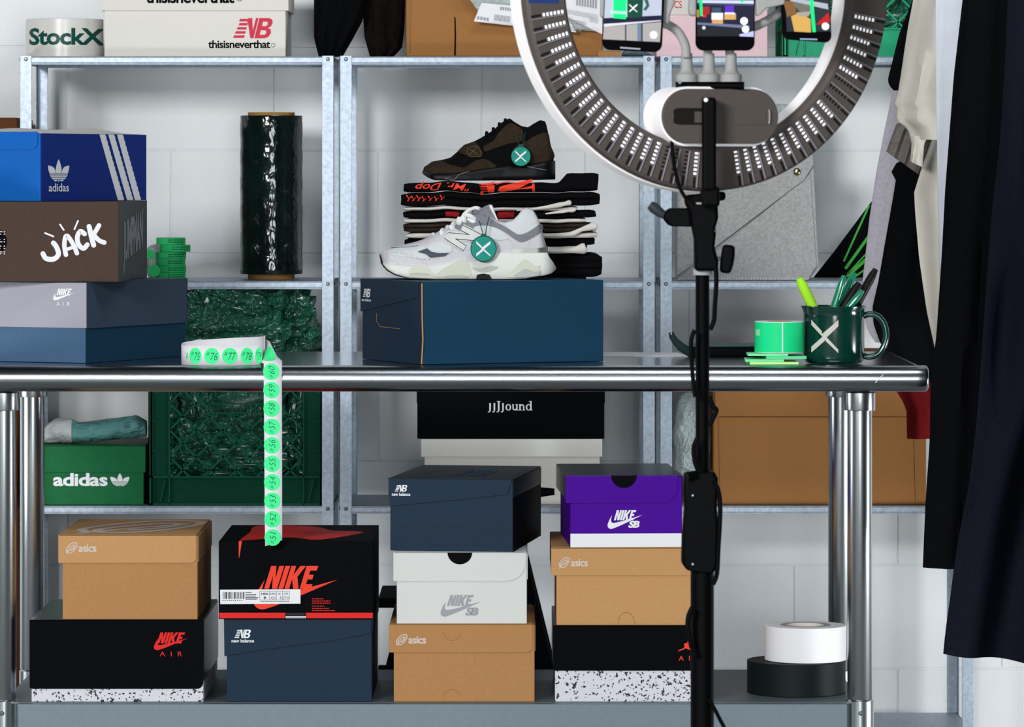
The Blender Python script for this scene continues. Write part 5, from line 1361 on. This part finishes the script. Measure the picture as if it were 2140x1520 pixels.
d = Dec().poly([(1040, 443), (1075, 442), (1074, 455), (1040, 456)]); d.poly([(930, 445), (960, 443), (958, 454), (932, 455)]); d.place('printed_band', onshirt(6), M('deep_red_ink', '#8f1518', .8, var=.1), tops[6][0], slice_x=6, slice_y=4)
# rumpled white sleeve ends
def rump(i, pts, r, nm='sleeve_end'):
    t = tops[i][0]; c_ = [P(a, c, ys-.010) for a, c in pts]; mb = MB(); mb.tube(catmull([tuple(p) for p in c_], 4, False), [max(.0012, interp(r, q/((len(pts)-1)*4))) for q in range((len(pts)-1)*4+1)], 10)
    mb.build(nm, m_tw, t, smooth=60)
rump(7, [(1080, 440), (1120, 436), (1155, 431), (1185, 425), (1194, 422)], [(0, .001), (.4, .003), (.6, .0046), (.7, .0036), (.85, .0052), (1, .0018)])
rump(7, [(1140, 447), (1170, 443), (1190, 440), (1204, 438)], [(0, .001), (.4, .0032), (.6, .0026), (.8, .0046), (1, .0015)])
rump(3, [(1140, 492), (1190, 490), (1215, 480), (1240, 473), (1248, 470)], [(0, .003), (.3, .0045), (.5, .0038), (.75, .0075), (.9, .0062), (1, .0025)])
rump(1, [(1150, 525), (1190, 524), (1212, 521), (1224, 518)], [(0, .003), (.4, .005), (.8, .010), (1, .008)])

# brown shoe on top
q2 = lambda a, b: (700+a/3.567, 220+b/3.567)
m_bsu = M('brown_suede', (.028, .019, .011), .95, var=.2, vs=120, bump=.1, bs=500, spec=.05)
m_bk = M('black_suede', (.003,.003,.0035), .95, var=.1, vs=120, spec=.05)
ZS9 = Zs[-1]+.0022
s2 = Shoe('sneaker', 'dark brown and black strapped sneaker on top of the shirts', q2, .43, ZS9,
    [(650, 500), (660, 468), (720, 426), (810, 410), (860, 395), (910, 352), (940, 318), (1040, 272), (1090, 246), (1180, 190), (1230, 142), (1300, 102), (1340, 132), (1390, 162), (1440, 172), (1480, 145), (1530, 117), (1572, 128), (1588, 200), (1602, 275), (1625, 350), (1640, 410)],
    [(640, 492), (700, 515), (900, 510), (1100, 480), (1300, 455), (1450, 448), (1645, 418)],
    [(640, 510), (690, 545), (740, 565), (850, 568), (1000, 568), (1400, 566), (1640, 560)],
    [(640, .024), (720, .038), (860, .045), (1000, .043), (1250, .036), (1500, .034), (1645, .028)],
    [(1200, 0), (1290, .012), (1360, .022), (1480, .026), (1560, .020), (1600, .010), (1625, .001)], 300, (650, 1632), 'shoes on display')
s2.upper(m_bk, m_bk); s2.sole(M('dark_sole', (.004, .0045, .0055), .4, var=0), .006, x0=646, x1=1645)
s2.panel('toe_cap', [(662, 475), (730, 428), (800, 422), (850, 445), (960, 470), (1030, 430), (1110, 405), (1180, 440), (1195, 470), (1050, 492), (900, 512), (700, 520)], m_bsu, .0012, step=3)
s2.panel('strap', [(912, 348), (960, 300), (1040, 272), (1075, 310), (1105, 365), (1090, 395), (1010, 385), (940, 365)], m_bsu, .0030, smooth=False, step=3)
s2.panel('heel_panel', [(1330, 330), (1430, 270), (1510, 225), (1588, 212), (1608, 300), (1632, 405), (1450, 440), (1360, 430)], m_bsu, .0014, step=3)
s2.panel('collar_panel', [(1225, 205), (1300, 140), (1370, 165), (1400, 200), (1395, 270), (1300, 290), (1180, 330), (1120, 350), (1110, 310), (1180, 270)], m_bsu, .0012, step=3)
s2.lines('strap_stitch', [[(1000, 330), (1070, 375)], [(1000, 375), (1060, 320)], [(985, 325), (1060, 312), (1085, 380), (1000, 385), (985, 325)]], .8, M('tan_thread', '#6d5a3c', .8, var=0), .0036)
for L_ in ([(820, 552), (890, 556), (930, 520), (1000, 500)], [(1430, 462), (1580, 490)]): s2.lines('sole_line', [L_], .7, m_greyl, .0012, on='s')
for i, (a, b_) in enumerate(((1130, 222), (1180, 192), (1225, 155), (1270, 125))):
    px, py = q2(a, b_); mb = MB(); mb.tube([(s2.X(px), .43+.022*k/4, s2.Z(py)+.003-.010*abs(k/4)**1.6) for k in range(-4, 5)], .0030, 10); mb.build('lace', m_bk, s2.t, smooth=60)
hangtag('green round tag with pale cross hanging on the dark brown sneaker', 1088.5, 327, 20, .375, [[(1087, 307), (1080, 290), (1078, 280)], [(1090, 307), (1096, 290), (1098, 276)]], .392)

# ------------------------------------------------------------------ ring light on its stand
yr = -1.65; th = math.radians(25)
XR, ZR = PX(1480, yr), PZ(-27, yr); R0, R1 = .2615, .204
rg = thing('ring_light', 'large round ring light on a black stand, seen from behind', 'ring light', (PX(1468, yr), yr, 0))
m_rback = M('taupe_plastic', '#57504d', .55, var=.04, vs=300)
m_rim = M('lit_acrylic', (.80, .78, .79), .4, var=0, em=.28)
m_face = M('ring_diffuser', (1.0, .985, .97), .5, var=0, em=5.0)
m_cell = M('lit_cell', (.95, .96, 1.0), .5, var=0, em=.62)
m_slot = M('dark_slot', (.012, .009, .008), .7, var=0)
m_blk = M('black_plastic_stand', (.0014,.0016,.0020), .55, var=0, spec=.05)
m_gry = M('grey_rubber', (.34, .34, .34), .6, var=.04)
A = Matrix.Translation((XR, yr, ZR)) @ Matrix.Rotation(th, 4, 'Z')   # local: x right, y away from camera (light side), z up
def ringpart(name, prof, mat, n=128, smooth=35):
    mb = MB(); rs = [[A @ Vector((r*math.cos(2*PI*j/n), yy, r*math.sin(2*PI*j/n))) for j in range(n)] for r, yy in prof]
    mb.rings(rs, cap=False); return mb.build(name, mat, rg, smooth=smooth)
ringpart('back_shell', [(R1+.004, .014), (R1, .008), (R1+.001, -.004), (R1+.005, -.008), (R0-.005, -.008), (R0-.001, -.004), (R0, .008), (R0-.004, .014), (R1+.004, .014)], m_rback)
ringpart('diffuser_rim', [(R1-.001, .0145), (R1-.002, .036), (R1+.002, .040), (R0-.002, .040), (R0+.002, .036), (R0+.001, .0145), (R1-.001, .0145)], m_rim)
ringpart('diffuser', [(R1+.004, .0403), (R1+.004, .0412), (R0-.004, .0412), (R0-.004, .0403), (R1+.004, .0403)], m_face)
def vent_mesh(lit):
    mb = MB()
    for k in range(6):
        r0 = R1+.0085+k*.0052; mb.mi = 0
        mb.box(r0, r0+.0026, -.0006, 0, -.0021, .0021)
    mb.mi = 1; mb.box(R1+.0402, R0-.004, -.0005, 0, -.0016, .0016); mb.mi = 2; mb.box(R1+.008, R0-.004, -.0016, 0, .0034, .0042)
    o = mb.build('vent_row', [m_cell if lit else m_slot, m_slot, m_greyl], rg, local=True)
    return o
vr = [vent_mesh(True), vent_mesh(False)]; used = [False, False]; NV = 96
for i in range(NV):
    a = 2*PI*(i+.5)/NV
    deg = math.degrees(a) % 360
    if 179 < deg < 187.5 or 352.5 < deg < 361 or -1 < deg < 3 or 266 < deg < 276 or 84 < deg < 96: continue
    lit = not (252 < deg < 262 or 318 < deg < 331)
    k = 0 if lit else 1
    if not used[k]: o = vr[k]; used[k] = True
    else: o = vr[k].copy(); link(o)
    Mx = RM[rg].inverted() @ A @ Matrix.Rotation(-a, 4, 'Y') @ Matrix.Translation((0, -.0081, 0))
    o.matrix_local = Mx
def rb(name, x0, x1, y0, y1, z0, z1, mat, bevel=.0, mtx=A):
    mb = MB().box(x0, x1, y0, y1, z0, z1); mb.xf(mtx); return mb.build(name, mat, rg, bevel=bevel, seg=3)
rb('rating_label', -R0+.004, -R1-.012, -.0086, -.008, -.0245, -.004, M('blue_label', '#27407e', .5, var=.05)); 
rb('maker_plate', R1+.008, R0-.008, -.0086, -.008, -.0245, -.004, m_rback)
# control box: stadium
def stadium(cx, cz, hw, hh, y0, y1, n=24):
    pts = []
    for i in range(n+1): a = PI/2-PI*i/n; pts.append((cx+hw-hh+hh*math.cos(a), cz+hh*math.sin(a)))
    for i in range(n+1): a = -PI/2-PI*i/n; pts.append((cx-hw+hh+hh*math.cos(a), cz+hh*math.sin(a)))
    return pts
k = S(yr); yb = yr
CBX, CBZ = PX(1487, yr), PZ(244, yr)
def stad(name, hw, hh, y0, y1, mat, cx=0, bevel=.003):
    B_ = Matrix.Translation((CBX, yr, CBZ)) @ Matrix.Rotation(math.radians(22), 4, 'Z')
    mb = MB().prism(stadium(cx, 0, hw, hh, 0, 0), y0, y1); mb.xf(B_); return mb.build(name, mat, rg, smooth=40, bevel=bevel)
hw = 123*k/math.cos(math.radians(22)); hh = 57*k
stad('control_box', hw+.001, hh+.003, -.022, .030, m_rim, bevel=.004)
stad('control_back', hw-.001, hh, -.030, -.0225, m_rback, bevel=.002)
B_ = Matrix.Translation((CBX, yr, CBZ)) @ Matrix.Rotation(math.radians(22), 4, 'Z')
for s_ in (-1, 1):
    cx = s_*.042
    mb = MB().prism([(cx+.024*a, .0105*c) for a, c in catmull([(-1, 0), (-.95, .9), (0, 1), (.95, .9), (1, 0), (.95, -.9), (0, -1), (-.95, -.9)], 3)], -.0312, -.030); mb.xf(B_); mb.build('port_recess', m_slot if s_ < 0 else m_rback, rg, smooth=40)
    mb = MB().prism([(cx+.004, .006), (cx+.020, .006), (cx+.019, -.008), (cx+.004, -.008)], -.0320, -.0313); mb.xf(B_); mb.build('port_plate', m_rback, rg)
    mb = MB(); mb.tube([B_ @ Vector((cx+.0235+.0012*math.cos(q), -.0325, .0095*math.sin(q))) for q in [-1.3+2.6*i/10 for i in range(11)]], .0011, 6); mb.build('port_lip', m_gry, rg, smooth=60)
# black clamp bar over the box and the upright bracket
mb = MB(); mb.tube([P(1412, 179, yr-.02), P(1555, 179, yr-.02)], 8.5*k, 16); mb.build('holder_bar', m_blk, rg, smooth=50)
mb = MB(); mb.tube([P(1420, 172, yr-.035), P(1421, 172, yr-.037)], .0022, 8); mb.build('bar_screw', m_galv, rg)
x0, x1 = PX(1467, yr-.05), PX(1496, yr-.05)
mb = MB().box(x0, x1, yr-.062, yr-.040, PZ(400, yr-.05), PZ(204, yr-.05)); mb.build('upright_bracket', m_blk, rg, bevel=.004, seg=3)
MB().box(PX(1464, yr), PX(1500, yr), yr-.06, yr+.02, PZ(432, yr), PZ(390, yr)).build('ring_mount', m_blk, rg, bevel=.004)
MB().rings([[(PX(1475, yr-.06)+q*math.cos(2*PI*j/16), yy, PZ(209, yr-.06)+q*math.sin(2*PI*j/16)) for j in range(16)] for q, yy in ((.0028, yr-.062), (.0026, yr-.0645), (.0001, yr-.0655))]).build('indicator', m_rim, rg, smooth=50)
# tilt head
def pz(pts, y0, y1, name, mat=m_blk, bevel=.004):
    mb = MB().prism([(PX(a, yr), PZ(c, yr)) for a, c in pts], y0, y1); return mb.build(name, mat, rg, bevel=bevel, smooth=30, seg=3)
pz([(1432, 408), (1515, 400), (1515, 419), (1498, 420), (1500, 455), (1494, 475), (1495, 490), (1492, 515), (1500, 545), (1499, 566), (1451, 566), (1450, 500), (1444, 470), (1440, 440), (1430, 425)], yr-.022, yr+.020, 'tilt_head')
pz([(1395, 435), (1445, 435), (1448, 474), (1398, 473), (1384, 456)], yr-.016, yr+.014, 'clamp_arm')
mb = MB(); mb.tube([P(1358, 428, yr), P(1366, 434, yr), P(1380, 445, yr), P(1392, 452, yr)], [.0055, .0075, .0062, .005], 14); mb.build('clamp_lever', M('lever_grey', (.03, .035, .04), .5, var=0), rg, smooth=60)
pz([(1511, 511), (1535, 513), (1535, 535), (1532, 552), (1526, 572), (1504, 570), (1506, 540)], yr-.014, yr+.012, 'wing_knob')
mb = MB(); mb.tube([P(1495, 541, yr), P(1508, 541, yr)], .0028, 10); mb.build('knob_bolt', m_galv, rg)
mb = MB(); mb.tube([P(1472, 482, yr-.02), P(1494, 483, yr-.02)], .0013, 8); mb.build('spring_pin', m_galv, rg)
MB().box(PX(1453, yr), PX(1471, yr), yr-.0235, yr-.0215, PZ(427, yr), PZ(423, yr)).build('head_plate', m_gry, rg)
# pole
def pole(px, w, p0, p1, name, n=24):
    r = w/2*k; mb = MB().lathe([(r, PZ(p1, yr) if p1 else .001), (r, PZ(p0, yr))], (PX(px, yr), yr, 0), n); return mb.build(name, m_blk, rg, smooth=50)
pole(1468, 29, 560, 1000, 'upper_pole'); pole(1467.5, 49, 985, 1890, 'lower_pole')
MB().lathe([(.012, PZ(575, yr)), (.0125, PZ(566, yr)), (.009, PZ(556, yr))], (PX(1468, yr), yr, 0), 24).build('pole_socket', m_gry, rg, smooth=40)
pz([(1429, 988), (1492, 984), (1499, 998), (1497, 1060), (1500, 1100), (1498, 1180), (1490, 1196), (1434, 1190), (1424, 1175), (1425, 1120), (1430, 1060), (1427, 1030)], yr-.024, yr+.020, 'height_lock')
mb = MB(); mb.tube([P(1436, 996, yr-.030), P(1456, 993, yr-.026)], [.0062, .005], 12); mb.build('lock_knob', m_blk, rg, smooth=50)
for py in (1033, 1176): MB().rings([[(PX(1446, yr)+q*math.cos(2*PI*j/10), yy, PZ(py, yr)+q*math.sin(2*PI*j/10)) for j in range(10)] for q, yy in ((.0016, yr-.0238), (.0012, yr-.0255))]).build('lock_screw', m_galv, rg)
hubz = PZ(1760, yr)
MB().lathe([(.022, .10), (.026, .11), (.026, .15), (.020, .17)], (PX(1467.5, yr), yr, 0), 20).build('leg_hub', m_blk, rg, smooth=40)
MB().lathe([(.020, .36), (.024, .37), (.024, .41), (.020, .42)], (PX(1467.5, yr), yr, 0), 20).build('leg_collar', m_blk, rg, smooth=40)
xp = PX(1467.5, yr)
for a in (90, 210, 330):
    c, s_ = math.cos(math.radians(a)), math.sin(math.radians(a))
    mb = MB(); mb.tube([(xp+.02*c, yr+.02*s_, .39), (xp+.46*c, yr+.46*s_, .012)], .009, 10); lg = mb.build('leg', m_blk, rg, smooth=50)
    mb = MB(); mb.tube([(xp+.02*c, yr+.02*s_, .13), (xp+.24*c, yr+.24*s_, .19)], .006, 8); mb.build('brace', m_blk, rg, smooth=50)
    MB().lathe([(.013, .001), (.013, .018), (.009, .022)], (xp+.46*c, yr+.46*s_, 0), 14).build('rubber_foot', m_blk, rg, smooth=40)
# cables along the stand
def cable(pts, r, name='cable', mat=m_blk, yy=-.028):
    mb = MB(); mb.tube(catmull([tuple(P(a, c, yr+yy)) for a, c in pts], 6, False), r, 10); mb.build(name, mat, rg, smooth=60)
mb = MB(); mb.tube([P(1395, 232, yr-.040), P(1401, 240, yr-.044), P(1403, 262, yr-.044), P(1404, 285, yr-.042)], [.0060, .0064, .0060, .0030], 14); mb.build('power_plug', m_blk, rg, smooth=60)
cable([(1404, 282), (1405, 310), (1409, 345), (1418, 385), (1430, 410), (1438, 420)], .0024, yy=-.042)
cable([(1496, 560), (1497, 590), (1494, 640), (1492, 670), (1484, 690)], .0030)
cable([(1452, 690), (1446, 705), (1444, 730), (1448, 790), (1453, 830)], .0028)
cable([(1482, 830), (1490, 850), (1497, 858), (1490, 875), (1482, 890)], .0032)
cable([(1458, 915), (1450, 935), (1452, 965), (1460, 985)], .0030)
cable([(1492, 1005), (1502, 1030), (1505, 1070), (1501, 1150), (1498, 1200), (1490, 1222)], .0030)
cable([(1447, 1270), (1439, 1290), (1438, 1315), (1444, 1345), (1452, 1370)], .0034)
cable([(1480, 1460), (1492, 1480), (1505, 1505), (1522, 1540), (1540, 1600)], .0026)
# goosenecks and phone clamps
def goose(pts, name='gooseneck', yy=-.02):
    c_ = catmull([tuple(P(a, c, yr+yy)) for a, c in pts], 6, False); mb = MB(); mb.tube(c_, [.0056+.0004*(i % 2) for i in range(len(c_))], 14); mb.build(name, m_gry, rg, smooth=70)
for px in (1434, 1480, 1526):
    MB().lathe([(.0135, PZ(172, yr)), (.0138, PZ(157, yr)), (.0100, PZ(153, yr)), (.0078, PZ(146, yr)), (.0070, PZ(112, yr))], (PX(px, yr), yr-.02, 0), 20).build('gooseneck_base', m_gry, rg, smooth=40)
yp = yr-.045
goose([(1434, 120), (1432, 95), (1418, 68), (1396, 52), (1372, 47), (1352, 40), (1335, 10)], yy=-.03)
goose([(1480, 120), (1480, 80), (1495, 20), (1515, -60)], yy=-.02); goose([(1526, 120), (1526, 90), (1545, 70), (1590, 50), (1625, 30), (1660, 5), (1680, -30)], yy=-.02)
for L in ([(1378, 2), (1386, 48), (1398, 52), (1400, 30), (1410, 5), (1412, -30), (1378, -30)], [(1442, -30), (1438, 20), (1442, 34), (1455, 34), (1455, -30)], [(1577, -40), (1580, 34), (1590, 30), (1600, 18), (1638, 10), (1642, -8), (1620, -40)], [(1255, -30), (1254, 34), (1262, 40), (1266, 30), (1266, -30)]):
    mb = MB().prism([(PX(a, yp), PZ(c, yp)) for a, c in L], yp-.012, yp+.012); mb.build('phone_clamp', m_gry, rg, bevel=.003, seg=2)

# ------------------------------------------------------------------ phones
m_ph = M('phone_body', (.002, .002, .003), .65, var=0, spec=.02)
_em = {}
def E(c, e=.8):
    if c not in _em: _em[c] = M('screen_'+c[1:], c, .65, var=0, em=e)
    return _em[c]
def phone(label, pts, y, shapes):
    """pts: bottom-left, bottom-right, top-right, top-left corner pixels (top ones out of the frame)"""
    c = P((pts[0][0]+pts[1][0])/2, (pts[0][1]+pts[1][1])/2, y); t = thing('smartphone', label, 'phone', tuple(c), group='phones on the ring light')
    def bil(u, v, dy=0):
        a = Vector(pts[3]).lerp(Vector(pts[2]), u); b_ = Vector(pts[0]).lerp(Vector(pts[1]), u); p = a.lerp(b_, v); return P(p.x, p.y, y+dy)
    r = .10; asp = .47
    def rr(r, ins=0):
        o = []
        for cx, cy, a0 in ((1-ins-r, 1-ins*asp-r*asp, 0), (ins+r, 1-ins*asp-r*asp, 90), (ins+r, ins*asp+r*asp, 180), (1-ins-r, ins*asp+r*asp, 270)):
            for i in range(7): a = math.radians(a0+90*i/6); o.append((cx+r*math.cos(a), cy+r*asp*math.sin(a)))
        return o
    mb = MB(); o = rr(.14); vs = [bil(u, v) for u, v in o]+[bil(u, v, .008) for u, v in o]; n = len(o)
    tri = tessellate_polygon([[Vector((u, v, 0)) for u, v in o]])
    mb.add(vs, [tuple(q) for q in tri]+[tuple(i+n for i in q) for q in tri]+[(i, (i+1) % n, (i+1) % n+n, i+n) for i in range(n)]); mb.build('phone_body', m_ph, t, smooth=40, bevel=.001)
    Dec().poly(rr(.10, .035)).place('screen', lambda a, b_: bil(a, b_, -.0004), m_ph, t)
    inv = lambda a, b_: P(a, b_, y-.0008)
    for i, (col, poly) in enumerate(shapes):
        Dec().poly(poly).place('screen_image', lambda a, b_, i=i: P(a, b_, y-.0006-.00008*i), E(col, .75), t)
    return t
def R_(x0, y0, x1, y1): return [(x0, y0), (x1, y0), (x1, y1), (x0, y1)]
def C_(x, y, r): return [(x+r*math.cos(2*PI*i/16), y+r*math.sin(2*PI*i/16)) for i in range(16)]
ph = phone('left phone on the ring light, showing the mug and green labels', [(1257, 104), (1383, 110), (1396, -150), (1272, -158)], yr-.065,
    [('#9aa0b0', [(1266, -30), (1384, -30), (1382, 36), (1262, 46)]), ('#b5b6c2', [(1262, 46), (1382, 38), (1381, 44), (1262, 56)]), ('#10122a', [(1262, 38), (1385, 32), (1384, 42), (1262, 50)]), ('#8c8988', [(1262, 56), (1382, 46), (1379, 88), (1260, 82)]), ('#2a2c30', R_(1306, 52, 1309, 85)), ('#5a6a80', R_(1332, 48, 1340, 86)), ('#26282c', R_(1340, 48, 1343, 86)),
     ('#06e06e', [(1282, -8), (1310, -5), (1308, 40), (1281, 38)]), ('#8df0b0', [(1276, 22), (1309, 24), (1309, 30), (1276, 28)]), ('#06382c', [(1311, -10), (1344, -8), (1342, 36), (1311, 38)]), ('#1c4a44', [(1345, -4), (1354, 0), (1357, 12), (1350, 22), (1344, 20), (1351, 11), (1348, 4)]), ('#d8d8dc', C_(1366, 73, 8))])
q = Dec(); q.unit(1315, 8, 1332, 26, lg_x); q.place('screen_image', lambda a, b_: P(a, b_, yr-.065-.0018), E('#cfd4d2', .75), ph)
Dec().poly([(1296, 98), (1338, 101), (1338, 104), (1296, 101)]).place('home_bar', lambda a, b_: P(a, b_, yr-.065-.0012), E('#8a8e9a', .75), ph)
ph = phone('middle phone on the ring light, showing the box stacks', [(1453, 106), (1577, 106), (1579, -150), (1455, -150)], yr-.045,
    [('#14182a', R_(1457, -30, 1575, 76)), ('#aab0d4', [(1457, 0), (1575, 1), (1575, 8), (1457, 6)]), ('#3a4058', [(1457, 8), (1575, 9), (1575, 12), (1457, 10)]), ('#c98f3a', R_(1456, 20, 1461, 36)), ('#08c86a', [(1460, -10), (1467, -10), (1469, 34), (1463, 34)]), ('#08c86a', C_(1551, 1, 4)), ('#8a1a22', R_(1468, 14, 1483, 30)), ('#c01820', R_(1468, 31, 1476, 36)), ('#2c4056', R_(1488, 16, 1507, 26)), ('#c9cbcf', R_(1487, 27, 1511, 41)), ('#b08450', R_(1488, 41, 1511, 51)),
     ('#4c24a0', R_(1515, 12, 1534, 26)), ('#c9c6dc', [(1515, 26), (1534, 26), (1538, 30), (1514, 30)]), ('#b08a50', R_(1514, 30, 1538, 41)), ('#5a617c', [(1457, 47), (1566, 53), (1566, 60), (1457, 51)]), ('#16181e', [(1457, 54), (1575, 60), (1575, 76), (1457, 74)]), ('#9aa2d0', [(1545, 72), (1575, 65), (1575, 77), (1546, 76)]), ('#e6e6ee', C_(1555, 44, 8)), ('#e6e6ee', C_(1558, 61, 7.5)), ('#c0c4e0', C_(1471, 58, 3.5))])
ph = phone('right phone on the ring light, tilted and showing boxes with a green strip', [(1634, 82), (1738, 90), (1730, -150), (1626, -158)], yr-.055,
    [('#20242a', [(1640, -30), (1731, -30), (1737, 66), (1644, 66)]), ('#6b4a28', [(1637, 2), (1662, 2), (1664, 28), (1645, 36)]), ('#8f96a0', [(1650, -6), (1730, 8), (1731, 20), (1652, 2)]), ('#5c5a52', [(1655, 4), (1700, 12), (1700, 30), (1670, 24)]), ('#b08a48', [(1653, 34), (1672, 26), (1694, 40), (1695, 68), (1660, 66)]), ('#8a857a', [(1664, 26), (1694, 24), (1690, 34), (1670, 34)]), ('#a01418', [(1705, 52), (1731, 26), (1735, 45), (1722, 50)]), ('#06d070', [(1690, -20), (1698, -20), (1705, 67), (1698, 67)]), ('#cdcdd4', C_(1725, 55, 8))])
Dec().poly([(1672, 80), (1708, 81), (1708, 84), (1672, 83)]).place('home_bar', lambda a, b_: P(a, b_, yr-.055-.0014), E('#7a86a8', .75), ph)

# ------------------------------------------------------------------ clothes rail at the right
m_rail = M('rail_steel', (.4, .42, .44), .3, .9, var=0)
XG = 1.02; ZG = 1.83
gr = thing('clothes_rail', 'steel clothes rail running back along the right side of the table', 'clothes rail', (XG, .3, 0))
mb = MB(); mb.tube([(XG, -.45, ZG), (XG, .99, ZG)], .0125, 16); mb.build('rail', m_rail, gr, smooth=50)
for yy in (-.45, .99):
    mb = MB(); mb.tube([(XG, yy, ZG), (XG, yy, .03)], .0125, 16); mb.build('upright', m_rail, gr, smooth=50)
    mb = MB(); mb.tube([(XG-.02, yy, .03), (XG+.28, yy, .03)], .0125, 16); mb.build('foot_bar', m_rail, gr, smooth=50)
    for xx in (XG-.01, XG+.27): MB().lathe([(.013, .001), (.013, .016)], (xx, yy, 0), 12).build('rubber_foot', m_blk, gr)
def garment(label, mat, L, R, y, group=None, amp=.006, freq=3, th_=.012, seed=0, hanger=True, name='hanging_garment', cat='garment', top=-340, extra=None, rext=2520, nu=30, ph=0.0):
    """outline in pixels; the cloth goes on above the frame up to its hanger on the rail"""
    xh = CXP+XG/S(y)
    pt = HY+(CZ-(ZG-.075))/S(y)
    L = [(min(xh-25, L[0][0]+60), pt)]+L if L[0][1] < 60 else L
    R = ([(xh+25, pt)]+R) if R[0][1] < 60 else R
    if L[0][1] > 60:
        L = [(xh-40, pt), (xh-60, L[0][1]-70)]+L; R = [(xh+25, pt), (xh+20, R[0][1]-70)]+R
    t = thing(name, label, cat, (XG, y, PZ(max(L[-1][1], R[-1][1]), y)), group=group)
    sheet('cloth', mat, L, R, y, th_, t, amp=amp, freq=freq, seed=seed, nv=60, nu=nu, ph=ph)
    if hanger:
        mb = MB(); pts = [(XG-.0168*math.cos(q), y, ZG+.0168*math.sin(q)) for q in [math.radians(a_) for a_ in range(20, 260, 20)]]+[(XG, y, ZG-.024), (XG, y, ZG-.06)]
        mb.tube(pts, .0022, 8); mb.tube([(XG-.14, y, ZG-.12), (XG, y, ZG-.058), (XG+.14, y, ZG-.12)], .006, 8); mb.build('hanger', m_rail, t, smooth=60)
    return t
G = 'garments on the clothes rail'
m_navyc = M('navy_jersey', (.006,.007,.014), .9, var=.15, vs=300, spec=.03)
m_wknit = M('pale_grey_knit', '#a9a6b0', .9, var=.12, vs=160)
m_beige = M('beige_cotton', '#bcb8ae', .9, var=.03, vs=60)
m_brn = M('taupe_wool', '#69635f', .95, var=.2, vs=160)
m_dred = M('dark_red_cotton', '#6e0d12', .9, var=.1, vs=100)
m_whp = M('white_ripstop', '#c4c9d3', .7, var=.06, vs=25, bump=.4, bs=30)
garment('long dark navy garment nearest the camera at the right edge', m_navyc, [(2107, -20), (2100, 100), (2085, 300), (2072, 421), (2060, 560), (2040, 780), (2020, 1000), (1996, 1150), (1985, 1240), (1972, 1320), (1967, 1362)], [(2520, -20), (2540, 700), (2520, 1440)], -.22, G, amp=.045, freq=1.8, th_=.03, seed=1, nu=44, ph=-3.15)
garment('long black garment with a straight hem beside the table end', m_clothk, [(2014, -20), (1993, 158), (1975, 400), (1969, 520), (1958, 700), (1946, 800), (1945, 920), (1936, 1060), (1930, 1188)], [(2300, -20), (2300, 1188)], -.07, G, amp=.010, freq=4, th_=.016, seed=2)
garment('thin white crinkled garment between the beige and black ones', m_whp, [(1955, -20), (1957, 200), (1960, 400), (1963, 560), (1968, 655)], [(2240, -20), (2230, 655)], .16, G, amp=.006, freq=5, th_=.012, seed=3)
# beige top with gathered cuff, beige trousers
y = .63
t = garment('beige long-sleeved top with its cuff drooping from the rail', m_beige, [(1912, -20), (1900, 50), (1888, 130), (1878, 190), (1869, 217), (1876, 222), (1872, 252), (1896, 268), (1904, 292)], [(2180, -20), (2180, 292)], y, G, amp=.012, freq=4.0, th_=.018, seed=4)
sheet('cuff', m_beige, [(1902, 284), (1905, 300), (1904, 318), (1902, 338)], [(1940, 284), (1932, 300), (1930, 320), (1928, 350)], y-.004, .009, t, amp=.002, freq=3, nv=14, nu=16, seed=6)
garment('beige trousers hanging in a narrowing fold behind the table end', m_beige, [(1956, 262), (1930, 340), (1911, 402), (1913, 440), (1922, 540), (1938, 650), (1952, 715), (1957, 738)], [(2200, 262), (2200, 738)], .685, G, amp=.010, freq=3, th_=.012, seed=7, )
garment('taupe wool hem showing below the beige cuff', m_brn, [(1874, 258), (1862, 290), (1853, 317)], [(1960, 262), (1940, 320), (1925, 369)], .735, G, amp=.005, freq=3, th_=.008, seed=8, )
garment('black sleeve end hanging left of the beige top', m_clothk, [(1915, -20), (1880, 70), (1856, 165), (1858, 178), (1868, 189)], [(2010, -20), (2000, 190)], .78, G, amp=.005, freq=2, th_=.010, seed=9)
garment('black trousers hanging behind the right end of the table', m_clothk, [(1880, 330), (1862, 362), (1873, 376), (1866, 420), (1852, 500), (1836, 590), (1823, 645), (1826, 680), (1838, 712), (1858, 760), (1862, 800)], [(2100, 330), (2100, 800)], .82, G, amp=.008, freq=3, th_=.014, seed=10, )
garment('pale grey marled knit garment hanging furthest left', m_wknit, [(1868, 180), (1847, 280), (1832, 360), (1817, 460), (1806, 560), (1800, 610), (1810, 680), (1822, 706), (1830, 716)], [(2040, 180), (2040, 732)], .87, G, amp=.006, freq=3, th_=.010, seed=11, )
garment('dark red garment end hanging below the table top at the right', m_dred, [(1874, 800), (1876, 832), (1890, 842), (1895, 860), (1896, 918)], [(2080, 800), (2080, 914)], .90, G, amp=.006, freq=3, th_=.010, seed=12, )
